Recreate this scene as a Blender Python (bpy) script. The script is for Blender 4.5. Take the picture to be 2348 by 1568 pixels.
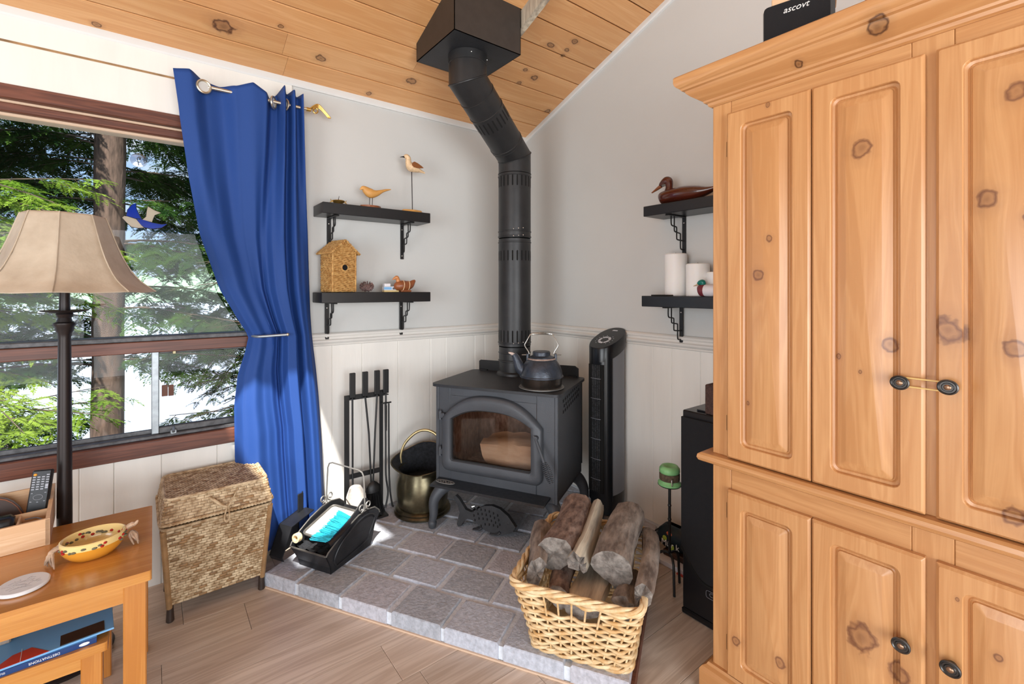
import bpy, bmesh, math, random
import numpy as np
from mathutils import Matrix, Vector
random.seed(7)
PI = math.pi
rad = math.radians
SC = bpy.context.scene
COL = SC.collection
for o in list(bpy.data.objects):
    bpy.data.objects.remove(o)

# ------------------------------------------------------------------ camera
cam_d = bpy.data.cameras.new('camera')
cam = bpy.data.objects.new('camera', cam_d)
COL.objects.link(cam)
SC.camera = cam
cam.location = (-2.115, -2.592, 1.3)
cam.rotation_euler = (rad(90), 0, rad(52.4513 - 90))
cam_d.sensor_width = 36
cam_d.lens = 16.4054
cam_d.shift_y = -0.05153
cam_d.clip_start = 0.02
cam_d.clip_end = 2000
vs = SC.view_settings
vs.view_transform = 'Standard'
vs.look = 'None'
vs.exposure = 0.0
vs.gamma = 1.0
vs.use_curve_mapping = False


# ------------------------------------------------------------------ node helper
def C(r, g, b, a=1.0):
    def l(c):
        c /= 255.0
        return c / 12.92 if c <= 0.04045 else ((c + 0.055) / 1.055) ** 2.4
    return (l(r), l(g), l(b), a)


class NT:
    def __init__(s, tree):
        s.t = tree
        tree.nodes.clear()

    def n(s, typ, ins=None, **props):
        nd = s.t.nodes.new('ShaderNode' + typ)
        for k, v in props.items():
            setattr(nd, k, v)
        for k, v in (ins or {}).items():
            sock = nd.inputs[k]
            if isinstance(v, bpy.types.NodeSocket):
                s.t.links.new(v, sock)
            else:
                sock.default_value = v
        return nd

    def math(s, op, a, b=0.0, clamp=False):
        nd = s.n('Math', {0: a, 1: b}, operation=op, use_clamp=clamp)
        return nd.outputs[0]

    def ramp(s, fac, stops, interp='LINEAR'):
        nd = s.n('ValToRGB', {'Fac': fac})
        cr = nd.color_ramp
        cr.interpolation = interp
        while len(cr.elements) < len(stops):
            cr.elements.new(0.5)
        for e, (p, c) in zip(cr.elements, stops):
            e.position = p
            e.color = c if len(c) == 4 else (*c, 1)
        return nd.outputs['Color']

    def mix(s, fac, a, b, mode='MIX'):
        nd = s.n('Mix', {0: fac}, data_type='RGBA', blend_type=mode)
        for i, v in ((6, a), (7, b)):
            if isinstance(v, bpy.types.NodeSocket):
                s.t.links.new(v, nd.inputs[i])
            else:
                nd.inputs[i].default_value = v
        return nd.outputs[2]

    def out(s, sh, world=False):
        o = s.n('OutputWorld' if world else 'OutputMaterial')
        s.t.links.new(sh, o.inputs['Surface'])


# ------------------------------------------------------------------ world (sky with thin cloud)
W = bpy.data.worlds.new('sky')
SC.world = W
W.use_nodes = True
w = NT(W.node_tree)
tc = w.n('TexCoord').outputs['Generated']
sep = w.n('SeparateXYZ', {0: tc})
grad = w.ramp(sep.outputs['Z'], [(0.0, (0.72, 0.82, 0.93)), (0.10, (0.46, 0.66, 0.93)), (0.5, (0.26, 0.48, 0.90)), (1.0, (0.20, 0.40, 0.85))])
mp = w.n('Mapping', {'Vector': tc, 'Scale': (2.2, 2.2, 6.0)})
cl = w.n('TexNoise', {'Vector': mp.outputs[0], 'Scale': 2.0, 'Detail': 7.0, 'Roughness': 0.6})
cm = w.ramp(cl.outputs[0], [(0.50, (0, 0, 0)), (0.74, (1, 1, 1))])
skyc = w.mix(cm, grad, (0.98, 0.98, 0.98, 1))
w.out(w.n('Background', {'Color': skyc, 'Strength': 1.15}).outputs[0], True)

# ------------------------------------------------------------------ sun (falls through the skylight behind the camera)
sd = bpy.data.lights.new('sun', 'SUN')
sd.energy = 10.0
sd.angle = rad(0.7)
sd.color = (1.0, 0.96, 0.90)
sun = bpy.data.objects.new('sun', sd)
COL.objects.link(sun)
sun.rotation_euler = Vector((0.27, 0.60, -1.0)).to_track_quat('-Z', 'Y').to_euler()


def area(name, loc, target, sx, sy, energy, color=(1, 1, 1)):
    d = bpy.data.lights.new(name, 'AREA')
    d.shape = 'RECTANGLE'
    d.size = sx
    d.size_y = sy
    d.energy = energy
    d.color = color
    o = bpy.data.objects.new(name, d)
    COL.objects.link(o)
    o.location = loc
    o.rotation_euler = (Vector(target) - Vector(loc)).to_track_quat('-Z', 'Z').to_euler()
    return o


# added fill lights, set in openings made for them in the walls behind the camera
area('fill_side_opening', (-5.28, -3.1, 1.12), (0, -3.1, 1.0), 3.3, 2.1, 150, (0.95, 0.98, 1.0))
area('fill_rear_opening', (-2.6, -6.08, 1.10), (-2.6, 0, 1.0), 3.6, 2.1, 195, (0.95, 0.98, 1.0))
# sky light guided through the lake window
pl = area('lake_window_portal', (-2.9, 0.16, 1.3), (-2.9, -3, 1.3), 2.4, 1.5, 1)
pl.data.cycles.is_portal = True


# ------------------------------------------------------------------ materials
def newmat(name):
    m = bpy.data.materials.new(name)
    m.use_nodes = True
    return m, NT(m.node_tree)


def objco(t, rnd=True):
    co = t.n('TexCoord').outputs['Object']
    if rnd:
        r = t.n('ObjectInfo').outputs['Random']
        off = t.math('MULTIPLY', r, 37.0)
        cx = t.n('CombineXYZ', {0: off, 1: t.math('MULTIPLY', off, 1.7), 2: t.math('MULTIPLY', off, 0.6)})
        co = t.n('VectorMath', {0: co, 1: cx.outputs[0]}, operation='ADD').outputs[0]
    return co


def mat(name, col, rough=0.5, metal=0.0, var=None, bump=None, spec=0.5, coat=0.0, sheen=0.0, trans=0.0, col2=None, stretch=(1, 1, 1), sss=0.0, aniso=0.0):
    m, t = newmat(name)
    bs = t.n('BsdfPrincipled', {'Base Color': col, 'Roughness': rough, 'Metallic': metal, 'Specular IOR Level': spec, 'Coat Weight': coat, 'Sheen Weight': sheen, 'Transmission Weight': trans, 'Anisotropic': aniso})
    if sss:
        bs.inputs['Subsurface Weight'].default_value = sss
        bs.inputs['Subsurface Radius'].default_value = (0.02, 0.015, 0.01)
    co = None
    if var or bump:
        co = objco(t)
        if stretch != (1, 1, 1):
            co = t.n('Mapping', {'Vector': co, 'Scale': stretch}).outputs[0]
    if var:
        sc, amt = var[:2]
        nz = t.n('TexNoise', {'Vector': co, 'Scale': sc, 'Detail': 5.0, 'Roughness': 0.6}).outputs[0]
        c2 = col2 or tuple(max(0, c * (1 - amt)) for c in col[:3]) + (1,)
        c1 = col if col2 else tuple(min(1, c * (1 + amt)) for c in col[:3]) + (1,)
        rc = t.ramp(nz, [(0.35, c2), (0.65, c1)])
        t.t.links.new(rc, bs.inputs['Base Color'])
    if bump:
        nb = t.n('TexNoise', {'Vector': co, 'Scale': bump[0], 'Detail': 4.0}).outputs[0]
        bp = t.n('Bump', {'Height': nb, 'Strength': bump[1], 'Distance': 0.01})
        t.t.links.new(bp.outputs[0], bs.inputs['Normal'])
    t.out(bs.outputs[0])
    return m


def wood(name, light, dark, along='X', across='Y', gs=1.0, knots=0.0, knotcol=None, rough=0.4, coat=0.0, contrast=1.0, plank=0.0, spec=0.5, klist=None, kworld=False):
    """grain runs along one local axis; round knots on the (along, across) face"""
    m, t = newmat(name)
    co = objco(t)
    sp = t.n('SeparateXYZ', {0: co})
    A = sp.outputs[along]
    B = sp.outputs[across]
    rest = sp.outputs[[k for k in 'XYZ' if k not in (along, across)][0]]
    kn = None
    if knots > 0:
        kv = t.n('CombineXYZ', {0: t.math('MULTIPLY', A, 2.4 * gs), 1: t.math('MULTIPLY', B, 3.6 * gs)}).outputs[0]
        nz0 = t.n('TexNoise', {'Vector': kv, 'Scale': 5.0, 'Detail': 2.0}).outputs['Color']
        kv2 = t.n('VectorMath', {0: kv, 1: t.n('VectorMath', {0: nz0, 3: 0.07}, operation='SCALE').outputs[0]}, operation='ADD').outputs[0]
        vo = t.n('TexVoronoi', {'Vector': kv2, 'Scale': 1.0}, voronoi_dimensions='2D')
        gate = t.math('LESS_THAN', t.n('SeparateColor', {0: vo.outputs['Color']}).outputs[0], knots)
        d = t.math('ADD', vo.outputs['Distance'], t.math('MULTIPLY', t.math('SUBTRACT', 1.0, gate), 5.0))
        siz = t.math('MULTIPLY_ADD', t.n('SeparateColor', {0: vo.outputs['Color']}).outputs[1], 0.09)
        siz.node.inputs[2].default_value = 0.02
        kn = t.math('DIVIDE', d, siz)
        infl = t.math('POWER', 2.718, t.math('MULTIPLY', d, -5.0))
        B = t.math('ADD', B, t.math('MULTIPLY', infl, 0.05))
    if klist:
        if kworld:
            raw = t.n('NewGeometry').outputs['Position']
        else:
            raw = t.n('TexCoord').outputs['Object']
        sr = t.n('SeparateXYZ', {0: raw})
        wob = t.n('TexNoise', {'Vector': raw, 'Scale': 38.0, 'Detail': 2.0}).outputs[0]
        dmin, imax = None, None
        for (ka, kb, kr) in klist:
            da = t.math('DIVIDE', t.math('SUBTRACT', sr.outputs[along], ka), kr * 1.25)
            db = t.math('DIVIDE', t.math('SUBTRACT', sr.outputs[across], kb), kr)
            dd = t.math('SQRT', t.math('ADD', t.math('MULTIPLY', da, da), t.math('MULTIPLY', db, db)))
            side = t.math('MULTIPLY', t.math('TANH', t.math('MULTIPLY', db, 1.2)), t.math('MULTIPLY', t.math('POWER', 2.718, t.math('MULTIPLY', dd, -0.33)), -kr * 1.1))
            dmin = dd if dmin is None else t.math('MINIMUM', dmin, dd)
            imax = side if imax is None else t.math('ADD', imax, side)
        dmin = t.math('ADD', dmin, t.math('MULTIPLY', t.math('SUBTRACT', wob, 0.5), 1.3))
        kn = dmin if kn is None else t.math('MINIMUM', kn, dmin)
        B = t.math('ADD', B, imax)
    v1 = t.n('CombineXYZ', {0: t.math('MULTIPLY', A, 1.1 * gs), 1: t.math('MULTIPLY', B, 16.0 * gs), 2: t.math('MULTIPLY', rest, 16.0 * gs)}).outputs[0]
    n1 = t.n('TexNoise', {'Vector': v1, 'Scale': 1.0, 'Detail': 3.0, 'Distortion': 0.6}).outputs[0]
    rings = t.math('FRACT', t.math('MULTIPLY', n1, 7.0))
    rings = t.math('ABSOLUTE', t.math('SUBTRACT', rings, 0.5))
    v2 = t.n('CombineXYZ', {0: t.math('MULTIPLY', A, 5.0 * gs), 1: t.math('MULTIPLY', B, 260.0 * gs), 2: t.math('MULTIPLY', rest, 260.0 * gs)}).outputs[0]
    n2 = t.n('TexNoise', {'Vector': v2, 'Scale': 1.0, 'Detail': 2.0}).outputs[0]
    f = t.math('ADD', t.math('MULTIPLY', n1, 0.55), t.math('ADD', t.math('MULTIPLY', rings, 0.42 * contrast), t.math('MULTIPLY', n2, 0.30)))
    lo, hi = 0.72 - 0.30, 0.72 + 0.12
    base = t.ramp(f, [(lo, dark), (hi, light)])
    if plank:
        r = t.n('ObjectInfo').outputs['Random']
        k = t.math('MULTIPLY_ADD', r, plank)
        k.node.inputs[2].default_value = 1.0 - plank * 0.6
        hs = t.n('HueSaturation', {'Value': k, 'Color': base})
        base = hs.outputs[0]
    if kn is not None:
        kc = knotcol or tuple(c * 0.18 for c in dark[:3]) + (1,)
        kns = t.math('MULTIPLY', kn, 0.4)
        mask = t.ramp(kns, [(0.0, (0.62, 0.62, 0.62)), (0.20, (0.40, 0.40, 0.40)), (0.32, (0.92, 0.92, 0.92)), (0.38, (0.60, 0.60, 0.60)), (0.43, (0.16, 0.16, 0.16)), (0.85, (0, 0, 0))])
        base = t.mix(mask, base, kc)
    bs = t.n('BsdfPrincipled', {'Base Color': base, 'Roughness': rough, 'Coat Weight': coat, 'Coat Roughness': 0.2, 'Specular IOR Level': spec})
    bp = t.n('Bump', {'Height': f, 'Strength': 0.12, 'Distance': 0.003})
    t.t.links.new(bp.outputs[0], bs.inputs['Normal'])
    t.out(bs.outputs[0])
    return m


M = {}
M['paint'] = mat('wall_paint', C(206, 206, 203), 0.55, var=(1.3, 0.02), bump=(60, 0.04))
M['panel_paint'] = mat('panel_paint', C(236, 233, 226), 0.5, var=(9, 0.03), bump=(40, 0.10), stretch=(1, 1, 0.12))
M['trim_paint'] = mat('trim_paint', C(222, 219, 213), 0.45, var=(4, 0.02))
M['cornice_paint'] = mat('cornice_paint', C(224, 224, 222), 0.45)
M['base_paint'] = mat('base_paint', C(196, 204, 214), 0.5, var=(8, 0.08))
M['ceil_wood'] = wood('pine_ceiling', C(240, 194, 140), C(216, 158, 102), 'X', 'Y', 1.0, 0.05, C(70, 34, 16), 0.35, 0.25, 0.6, plank=0.22, kworld=True, klist=[(-1.872, -0.201, 0.034), (-1.458, -0.182, 0.020), (-0.982, -0.203, 0.022), (-1.161, -0.040, 0.014), (-0.415, -0.508, 0.012), (-0.325, -0.480, 0.018), (-0.387, -0.413, 0.014), (-0.28, -0.771, 0.016), (-0.28, -0.71, 0.012), (-0.275, -0.67, 0.010), (-0.042, -0.281, 0.016), (-0.809, -0.704, 0.02), (-2.30, -0.03, 0.012), (-1.66, -0.29, 0.010)])
M['backing'] = mat('dark_backing', C(52, 32, 20), 0.8)
M['floor_wood'] = wood('oak_laminate', C(224, 208, 192), C(194, 174, 156), 'X', 'Y', 0.9, 0.0, None, 0.38, 0.0, 1.3, plank=0.16)
M['gap'] = mat('joint_dark', C(84, 66, 52), 0.8)
M['win_wood'] = wood('redwood_frame', C(134, 80, 58), C(84, 44, 30), 'X', 'Z', 1.2, 0.0, None, 0.45)
M['win_light'] = mat('frame_edge', C(214, 186, 160), 0.5)
M['alu'] = mat('aluminium', C(150, 156, 160), 0.42, 0.7, var=(30, 0.15))
M['alu_dark'] = mat('aluminium_weathered', C(92, 92, 94), 0.55, 0.4, var=(40, 0.3))
M['pine'] = wood('armoire_pine', C(212, 162, 110), C(188, 134, 84), 'Z', 'X', 1.0, 0.10, C(92, 48, 28), 0.34, 0.2, plank=0.05)
M['pine_h'] = wood('armoire_pine_moulding', C(210, 160, 108), C(186, 132, 82), 'X', 'Z', 1.0, 0.0, C(60, 28, 16), 0.34, 0.2, klist=[(0.446, 1.934, 0.017), (0.266, 1.917, 0.008)])
M['table_wood'] = wood('honey_beech', C(220, 162, 88), C(192, 128, 58), 'X', 'Y', 1.2, 0.0, None, 0.22, 0.5, 0.5)
M['table_wood_v'] = wood('honey_beech_upright', C(212, 150, 78), C(184, 118, 52), 'Z', 'X', 1.2, 0.0, None, 0.25, 0.4, 0.5)
M['box_wood'] = wood('pale_pine_box', C(232, 198, 160), C(214, 172, 130), 'X', 'Z', 1.0, 0.0, None, 0.5)
M['black'] = mat('black_metal', C(22, 22, 23), 0.45, 0.0, bump=(120, 0.05))
M['black_shelf'] = mat('black_shelf', C(24, 24, 26), 0.35, var=(8, 0.15))
M['blackplastic'] = mat('black_plastic', C(20, 21, 25), 0.3)
M['stove'] = mat('stove_steel', C(74, 77, 82), 0.5, 0.25, var=(5, 0.10), bump=(220, 0.10))
M['stove_dark'] = mat('stove_dark', C(48, 50, 54), 0.5, 0.2, var=(12, 0.12), bump=(240, 0.12))
M['lip'] = mat('ash_lip_steel', C(60, 66, 72), 0.4, 0.4, var=(60, 0.5), col2=C(50, 56, 62))
M['pipe'] = mat('stove_pipe', C(46, 46, 47), 0.42, 0.3, var=(14, 0.12), bump=(90, 0.05))
M['slot'] = mat('slot_black', C(6, 6, 6), 0.9)
M['boxmetal'] = mat('support_box', C(58, 52, 48), 0.5, 0.2, var=(20, 0.1))
M['screw'] = mat('screw_bright', C(220, 220, 216), 0.25, 1.0)
M['iron'] = mat('cast_iron', C(62, 62, 64), 0.6, 0.3, var=(16, 0.15), bump=(160, 0.2))
M['kettle'] = mat('kettle_enamel', C(54, 60, 70), 0.36, 0.3, var=(26, 0.35), bump=(120, 0.12))
M['kettle_band'] = mat('kettle_band', C(44, 38, 34), 0.25, 0.4, var=(14, 0.3), stretch=(1, 1, 0.1))
M['chip'] = mat('chipped_rim', C(170, 150, 140), 0.5, 0.3, var=(60, 0.3))
M['steel'] = mat('bright_steel', C(206, 204, 198), 0.25, 0.9)
M['brass_old'] = mat('tarnished_brass', C(134, 124, 98), 0.3, 0.9, var=(8, 0.4), col2=C(80, 74, 58))
M['brass'] = mat('brass', C(208, 168, 92), 0.3, 0.9)
M['brass_dull'] = mat('dull_brass', C(176, 158, 116), 0.35, 0.8, var=(10, 0.2))
M['rodmetal'] = mat('satin_nickel_rod', C(206, 196, 176), 0.3, 0.9)
M['soot'] = mat('soot', C(28, 30, 34), 0.9, var=(60, 0.6), bump=(90, 0.5))
M['ash'] = mat('ash_dust', C(196, 190, 182), 0.95, var=(20, 0.12), bump=(80, 0.3))
M['teal'] = mat('teal_bristles', C(26, 178, 200), 0.6, var=(60, 0.3), stretch=(1, 1, 0.1))
M['pan'] = mat('dustpan_metal', C(96, 94, 90), 0.5, 0.3, var=(14, 0.25))
M['scuttle'] = mat('ash_scuttle_metal', C(40, 41, 44), 0.4, 0.3, var=(14, 0.2), bump=(100, 0.06))
M['curtain'] = mat('blue_curtain', C(24, 66, 136), 0.75, bump=(500, 0.10))
M['lampshade'] = mat('parchment_shade', C(196, 182, 162), 0.7, var=(7, 0.16), bump=(24, 0.25), col2=C(172, 156, 136))
M['bronze'] = mat('dark_bronze', C(40, 33, 32), 0.4, 0.4)
M['white'] = mat('white_matte', C(238, 238, 236), 0.5)
M['wax'] = mat('white_wax', C(244, 243, 240), 0.5, sss=0.15)
M['tile_a'] = mat('hearth_tile', C(186, 190, 200), 0.85, var=(55, 0.16), bump=(90, 0.35))
M['tile_b'] = mat('hearth_tile_warm', C(186, 186, 194), 0.85, var=(55, 0.16), bump=(90, 0.35))
M['tile_c'] = mat('hearth_tile_dark', C(170, 174, 182), 0.85, var=(55, 0.18), bump=(90, 0.35))
M['tile_face'] = mat('hearth_face', C(112, 100, 94), 0.9, var=(60, 0.3), bump=(90, 0.4))
M['grout'] = mat('hearth_grout', C(214, 220, 228), 0.9, var=(40, 0.1), bump=(120, 0.3))
M['candle_green'] = mat('green_wax', C(130, 186, 124), 0.45, var=(30, 0.12), sss=0.1)
M['twine'] = mat('dark_band', C(84, 68, 52), 0.8, var=(90, 0.4))
M['speaker'] = mat('speaker_cloth', C(12, 13, 18), 0.8, bump=(700, 0.3))
M['fan_grey'] = mat('fan_grey', C(116, 118, 124), 0.4)
M['fan_black'] = mat('fan_black', C(16, 18, 22), 0.28)
M['fan_print'] = mat('fan_print', C(206, 212, 220), 0.5)
M['dusty'] = mat('dusty_grille', C(70, 72, 76), 0.7, var=(160, 0.8))


def glass_mat(name, tint=(1, 1, 1, 1), refl=0.06, rough=0.0):
    m, t = newmat(name)
    tr = t.n('BsdfTransparent', {'Color': tint})
    gl = t.n('BsdfGlossy', {'Color': (1, 1, 1, 1), 'Roughness': rough})
    fr = t.n('Fresnel', {'IOR': 1.45}).outputs[0]
    mx = t.n('MixShader', {0: t.math('MULTIPLY', fr, refl / 0.04, True), 1: tr.outputs[0], 2: gl.outputs[0]})
    t.out(mx.outputs[0])
    return m


M['glass'] = glass_mat('window_glass', (0.97, 0.985, 0.98, 1), 0.008)
M['screen_glass'] = glass_mat('screened_glass', (0.80, 0.80, 0.80, 1), 0.008)
M['stove_glass'] = glass_mat('stove_glass', (0.86, 0.82, 0.80, 1), 0.05, 0.04)
def stained(name, c, f):
    m, t = newmat(name)
    pb = t.n('BsdfPrincipled', {'Base Color': c, 'Roughness': 0.12})
    tl = t.n('BsdfTranslucent', {'Color': c})
    t.out(t.n('MixShader', {0: f, 1: pb.outputs[0], 2: tl.outputs[0]}).outputs[0])
    return m


M['blue_glass'] = stained('blue_stained_glass', C(10, 70, 200), 0.6)
M['cream_glass'] = stained('cream_stained_glass', C(226, 214, 194), 0.5)
M['clear_cup'] = glass_mat('clear_vinyl', (0.80, 0.80, 0.84, 1), 0.12, 0.1)


def leaf_mat(name, c1, c2):
    m, t = newmat(name)
    co = t.n('TexCoord').outputs['Object']
    nz = t.n('TexNoise', {'Vector': co, 'Scale': 1.7, 'Detail': 3.0}).outputs[0]
    col = t.ramp(nz, [(0.35, c1), (0.65, c2)])
    d = t.n('BsdfDiffuse', {'Color': col})
    tl = t.n('BsdfTranslucent', {'Color': col})
    t.out(t.n('MixShader', {0: 0.35, 1: d.outputs[0], 2: tl.outputs[0]}).outputs[0])
    return m


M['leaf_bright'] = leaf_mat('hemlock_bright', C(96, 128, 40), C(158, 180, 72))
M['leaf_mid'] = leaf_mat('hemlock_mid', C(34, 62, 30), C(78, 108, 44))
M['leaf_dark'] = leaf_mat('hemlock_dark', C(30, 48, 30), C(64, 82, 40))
M['bark'] = mat('tree_bark', C(100, 80, 68), 0.9, var=(7, 0.4), bump=(9, 1.0), stretch=(3, 3, 0.6))
M['branch_bark'] = mat('branch_bark', C(92, 76, 62), 0.9, var=(9, 0.3))
M['log_bark'] = mat('log_bark', C(158, 144, 132), 0.9, var=(34, 0.45), bump=(34, 1.0), col2=C(96, 84, 76), stretch=(1, 1, 0.35))
M['log_bark_red'] = mat('log_bark_red', C(146, 122, 108), 0.9, var=(44, 0.5), bump=(40, 0.9), col2=C(84, 64, 56), stretch=(1, 1, 0.5))
M['log_split'] = mat('log_split_wood', C(206, 194, 172), 0.85, var=(30, 0.3), col2=C(140, 128, 114), bump=(30, 0.6), stretch=(1, 1, 0.12))
M['log_end'] = mat('log_end_grain', C(146, 138, 130), 0.9, var=(40, 0.35), col2=C(92, 84, 78), bump=(50, 0.6))
M['log_fresh'] = mat('log_fresh', C(226, 200, 170), 0.8, var=(10, 0.35), col2=C(186, 142, 104), bump=(30, 0.5), stretch=(0.2, 1, 1))
M['wicker'] = mat('willow', C(240, 218, 176), 0.5, var=(16, 0.22), col2=C(206, 162, 104))
M['rattan'] = mat('rattan_weave', C(222, 200, 164), 0.6, var=(38, 0.4), col2=C(150, 118, 80))
M['rattan_dark'] = mat('rattan_frame', C(150, 116, 78), 0.5, var=(20, 0.3))
M['foot_dark'] = mat('burnt_foot', C(48, 34, 26), 0.5, var=(20, 0.4))
M['seagrass'] = mat('seagrass', C(214, 172, 108), 0.7, var=(60, 0.3), col2=C(168, 118, 58))
M['bird_wood'] = mat('carved_wood', C(212, 156, 84), 0.5, var=(20, 0.12))
M['bird_brown'] = mat('brown_wing', C(134, 78, 34), 0.5)
M['bird_pale'] = mat('pale_breast', C(222, 190, 150), 0.55, var=(60, 0.2))
M['duck_dark'] = mat('dark_varnished_wood', C(78, 32, 20), 0.18, coat=0.5, var=(10, 0.3), stretch=(1, 4, 4))
M['duck_mid'] = mat('brown_varnished_wood', C(142, 82, 48), 0.35, var=(16, 0.2))
M['duck_head'] = mat('light_brown_wood', C(196, 130, 78), 0.4)
M['pinecone'] = mat('pinecone', C(126, 100, 96), 0.8, var=(40, 0.35))
M['green'] = mat('mallard_green', C(16, 120, 106), 0.3)
M['maroon'] = mat('mallard_breast', C(116, 44, 52), 0.4)
M['bill'] = mat('mallard_bill', C(214, 184, 150), 0.4)
M['navy'] = mat('navy_cover', C(24, 58, 112), 0.35)
M['ltblue'] = mat('light_blue_cover', C(120, 176, 222), 0.35)
M['paper'] = mat('paper', C(224, 222, 226), 0.7)
M['red'] = mat('red_print', C(206, 66, 46), 0.4)
M['orange'] = mat('orange_button', C(228, 154, 40), 0.4)
M['button'] = mat('grey_button', C(168, 172, 182), 0.5)
M['leather'] = mat('dark_leather', C(58, 36, 24), 0.4, var=(20, 0.3))
M['yellow'] = mat('yellow_glaze', C(236, 208, 140), 0.25, coat=0.5)
M['amber'] = mat('amber_glaze', C(214, 146, 48), 0.22, coat=0.6)
M['berry'] = mat('red_berry', C(168, 30, 28), 0.3)
M['olive'] = mat('olive_leaf', C(96, 92, 70), 0.5, var=(60, 0.3))
M['root'] = mat('driftwood_root', C(168, 140, 116), 0.7, var=(40, 0.4))
M['coaster'] = mat('marble_coaster', C(226, 228, 230), 0.35, var=(20, 0.04))
M['ink'] = mat('ink_print', C(140, 138, 140), 0.7)
M['bag'] = mat('dark_bag', C(20, 44, 52), 0.45, var=(24, 0.6), col2=C(10, 22, 32))
M['lime'] = mat('lime_print', C(176, 200, 70), 0.5)
M['salmon'] = mat('salmon_print', C(226, 120, 90), 0.5)
M['brown_box'] = mat('woven_brown', C(72, 50, 44), 0.8, bump=(260, 0.5), var=(200, 0.4))
M['magenta'] = mat('magenta_cloth', C(170, 70, 106), 0.6, var=(18, 0.15))
M['knob'] = mat('antique_knob', C(84, 82, 80), 0.32, 0.8, var=(20, 0.3))
M['knob_centre'] = mat('antique_knob_centre', C(150, 120, 96), 0.3, 0.8)
M['hinge'] = mat('brass_hinge', C(128, 98, 64), 0.35, 0.8)
M['rubber'] = mat('tan_elastic', C(224, 190, 120), 0.4)
M['lead'] = mat('lead_came', C(50, 46, 42), 0.5, 0.4)
M['water'] = mat('lake_water', C(206, 216, 226), 0.45, bump=(0.5, 0.6), var=(0.4, 0.06), spec=0.5, stretch=(0.5, 1.4, 1))
M['ground'] = mat('ground', C(96, 86, 62), 0.95, var=(2, 0.3))
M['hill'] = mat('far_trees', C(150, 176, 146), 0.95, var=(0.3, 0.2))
M['feeder'] = mat('red_cedar', C(156, 92, 66), 0.6, var=(10, 0.15))
M['sheet'] = mat('steel_sheet', C(128, 126, 122), 0.5, 0.5)


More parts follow.
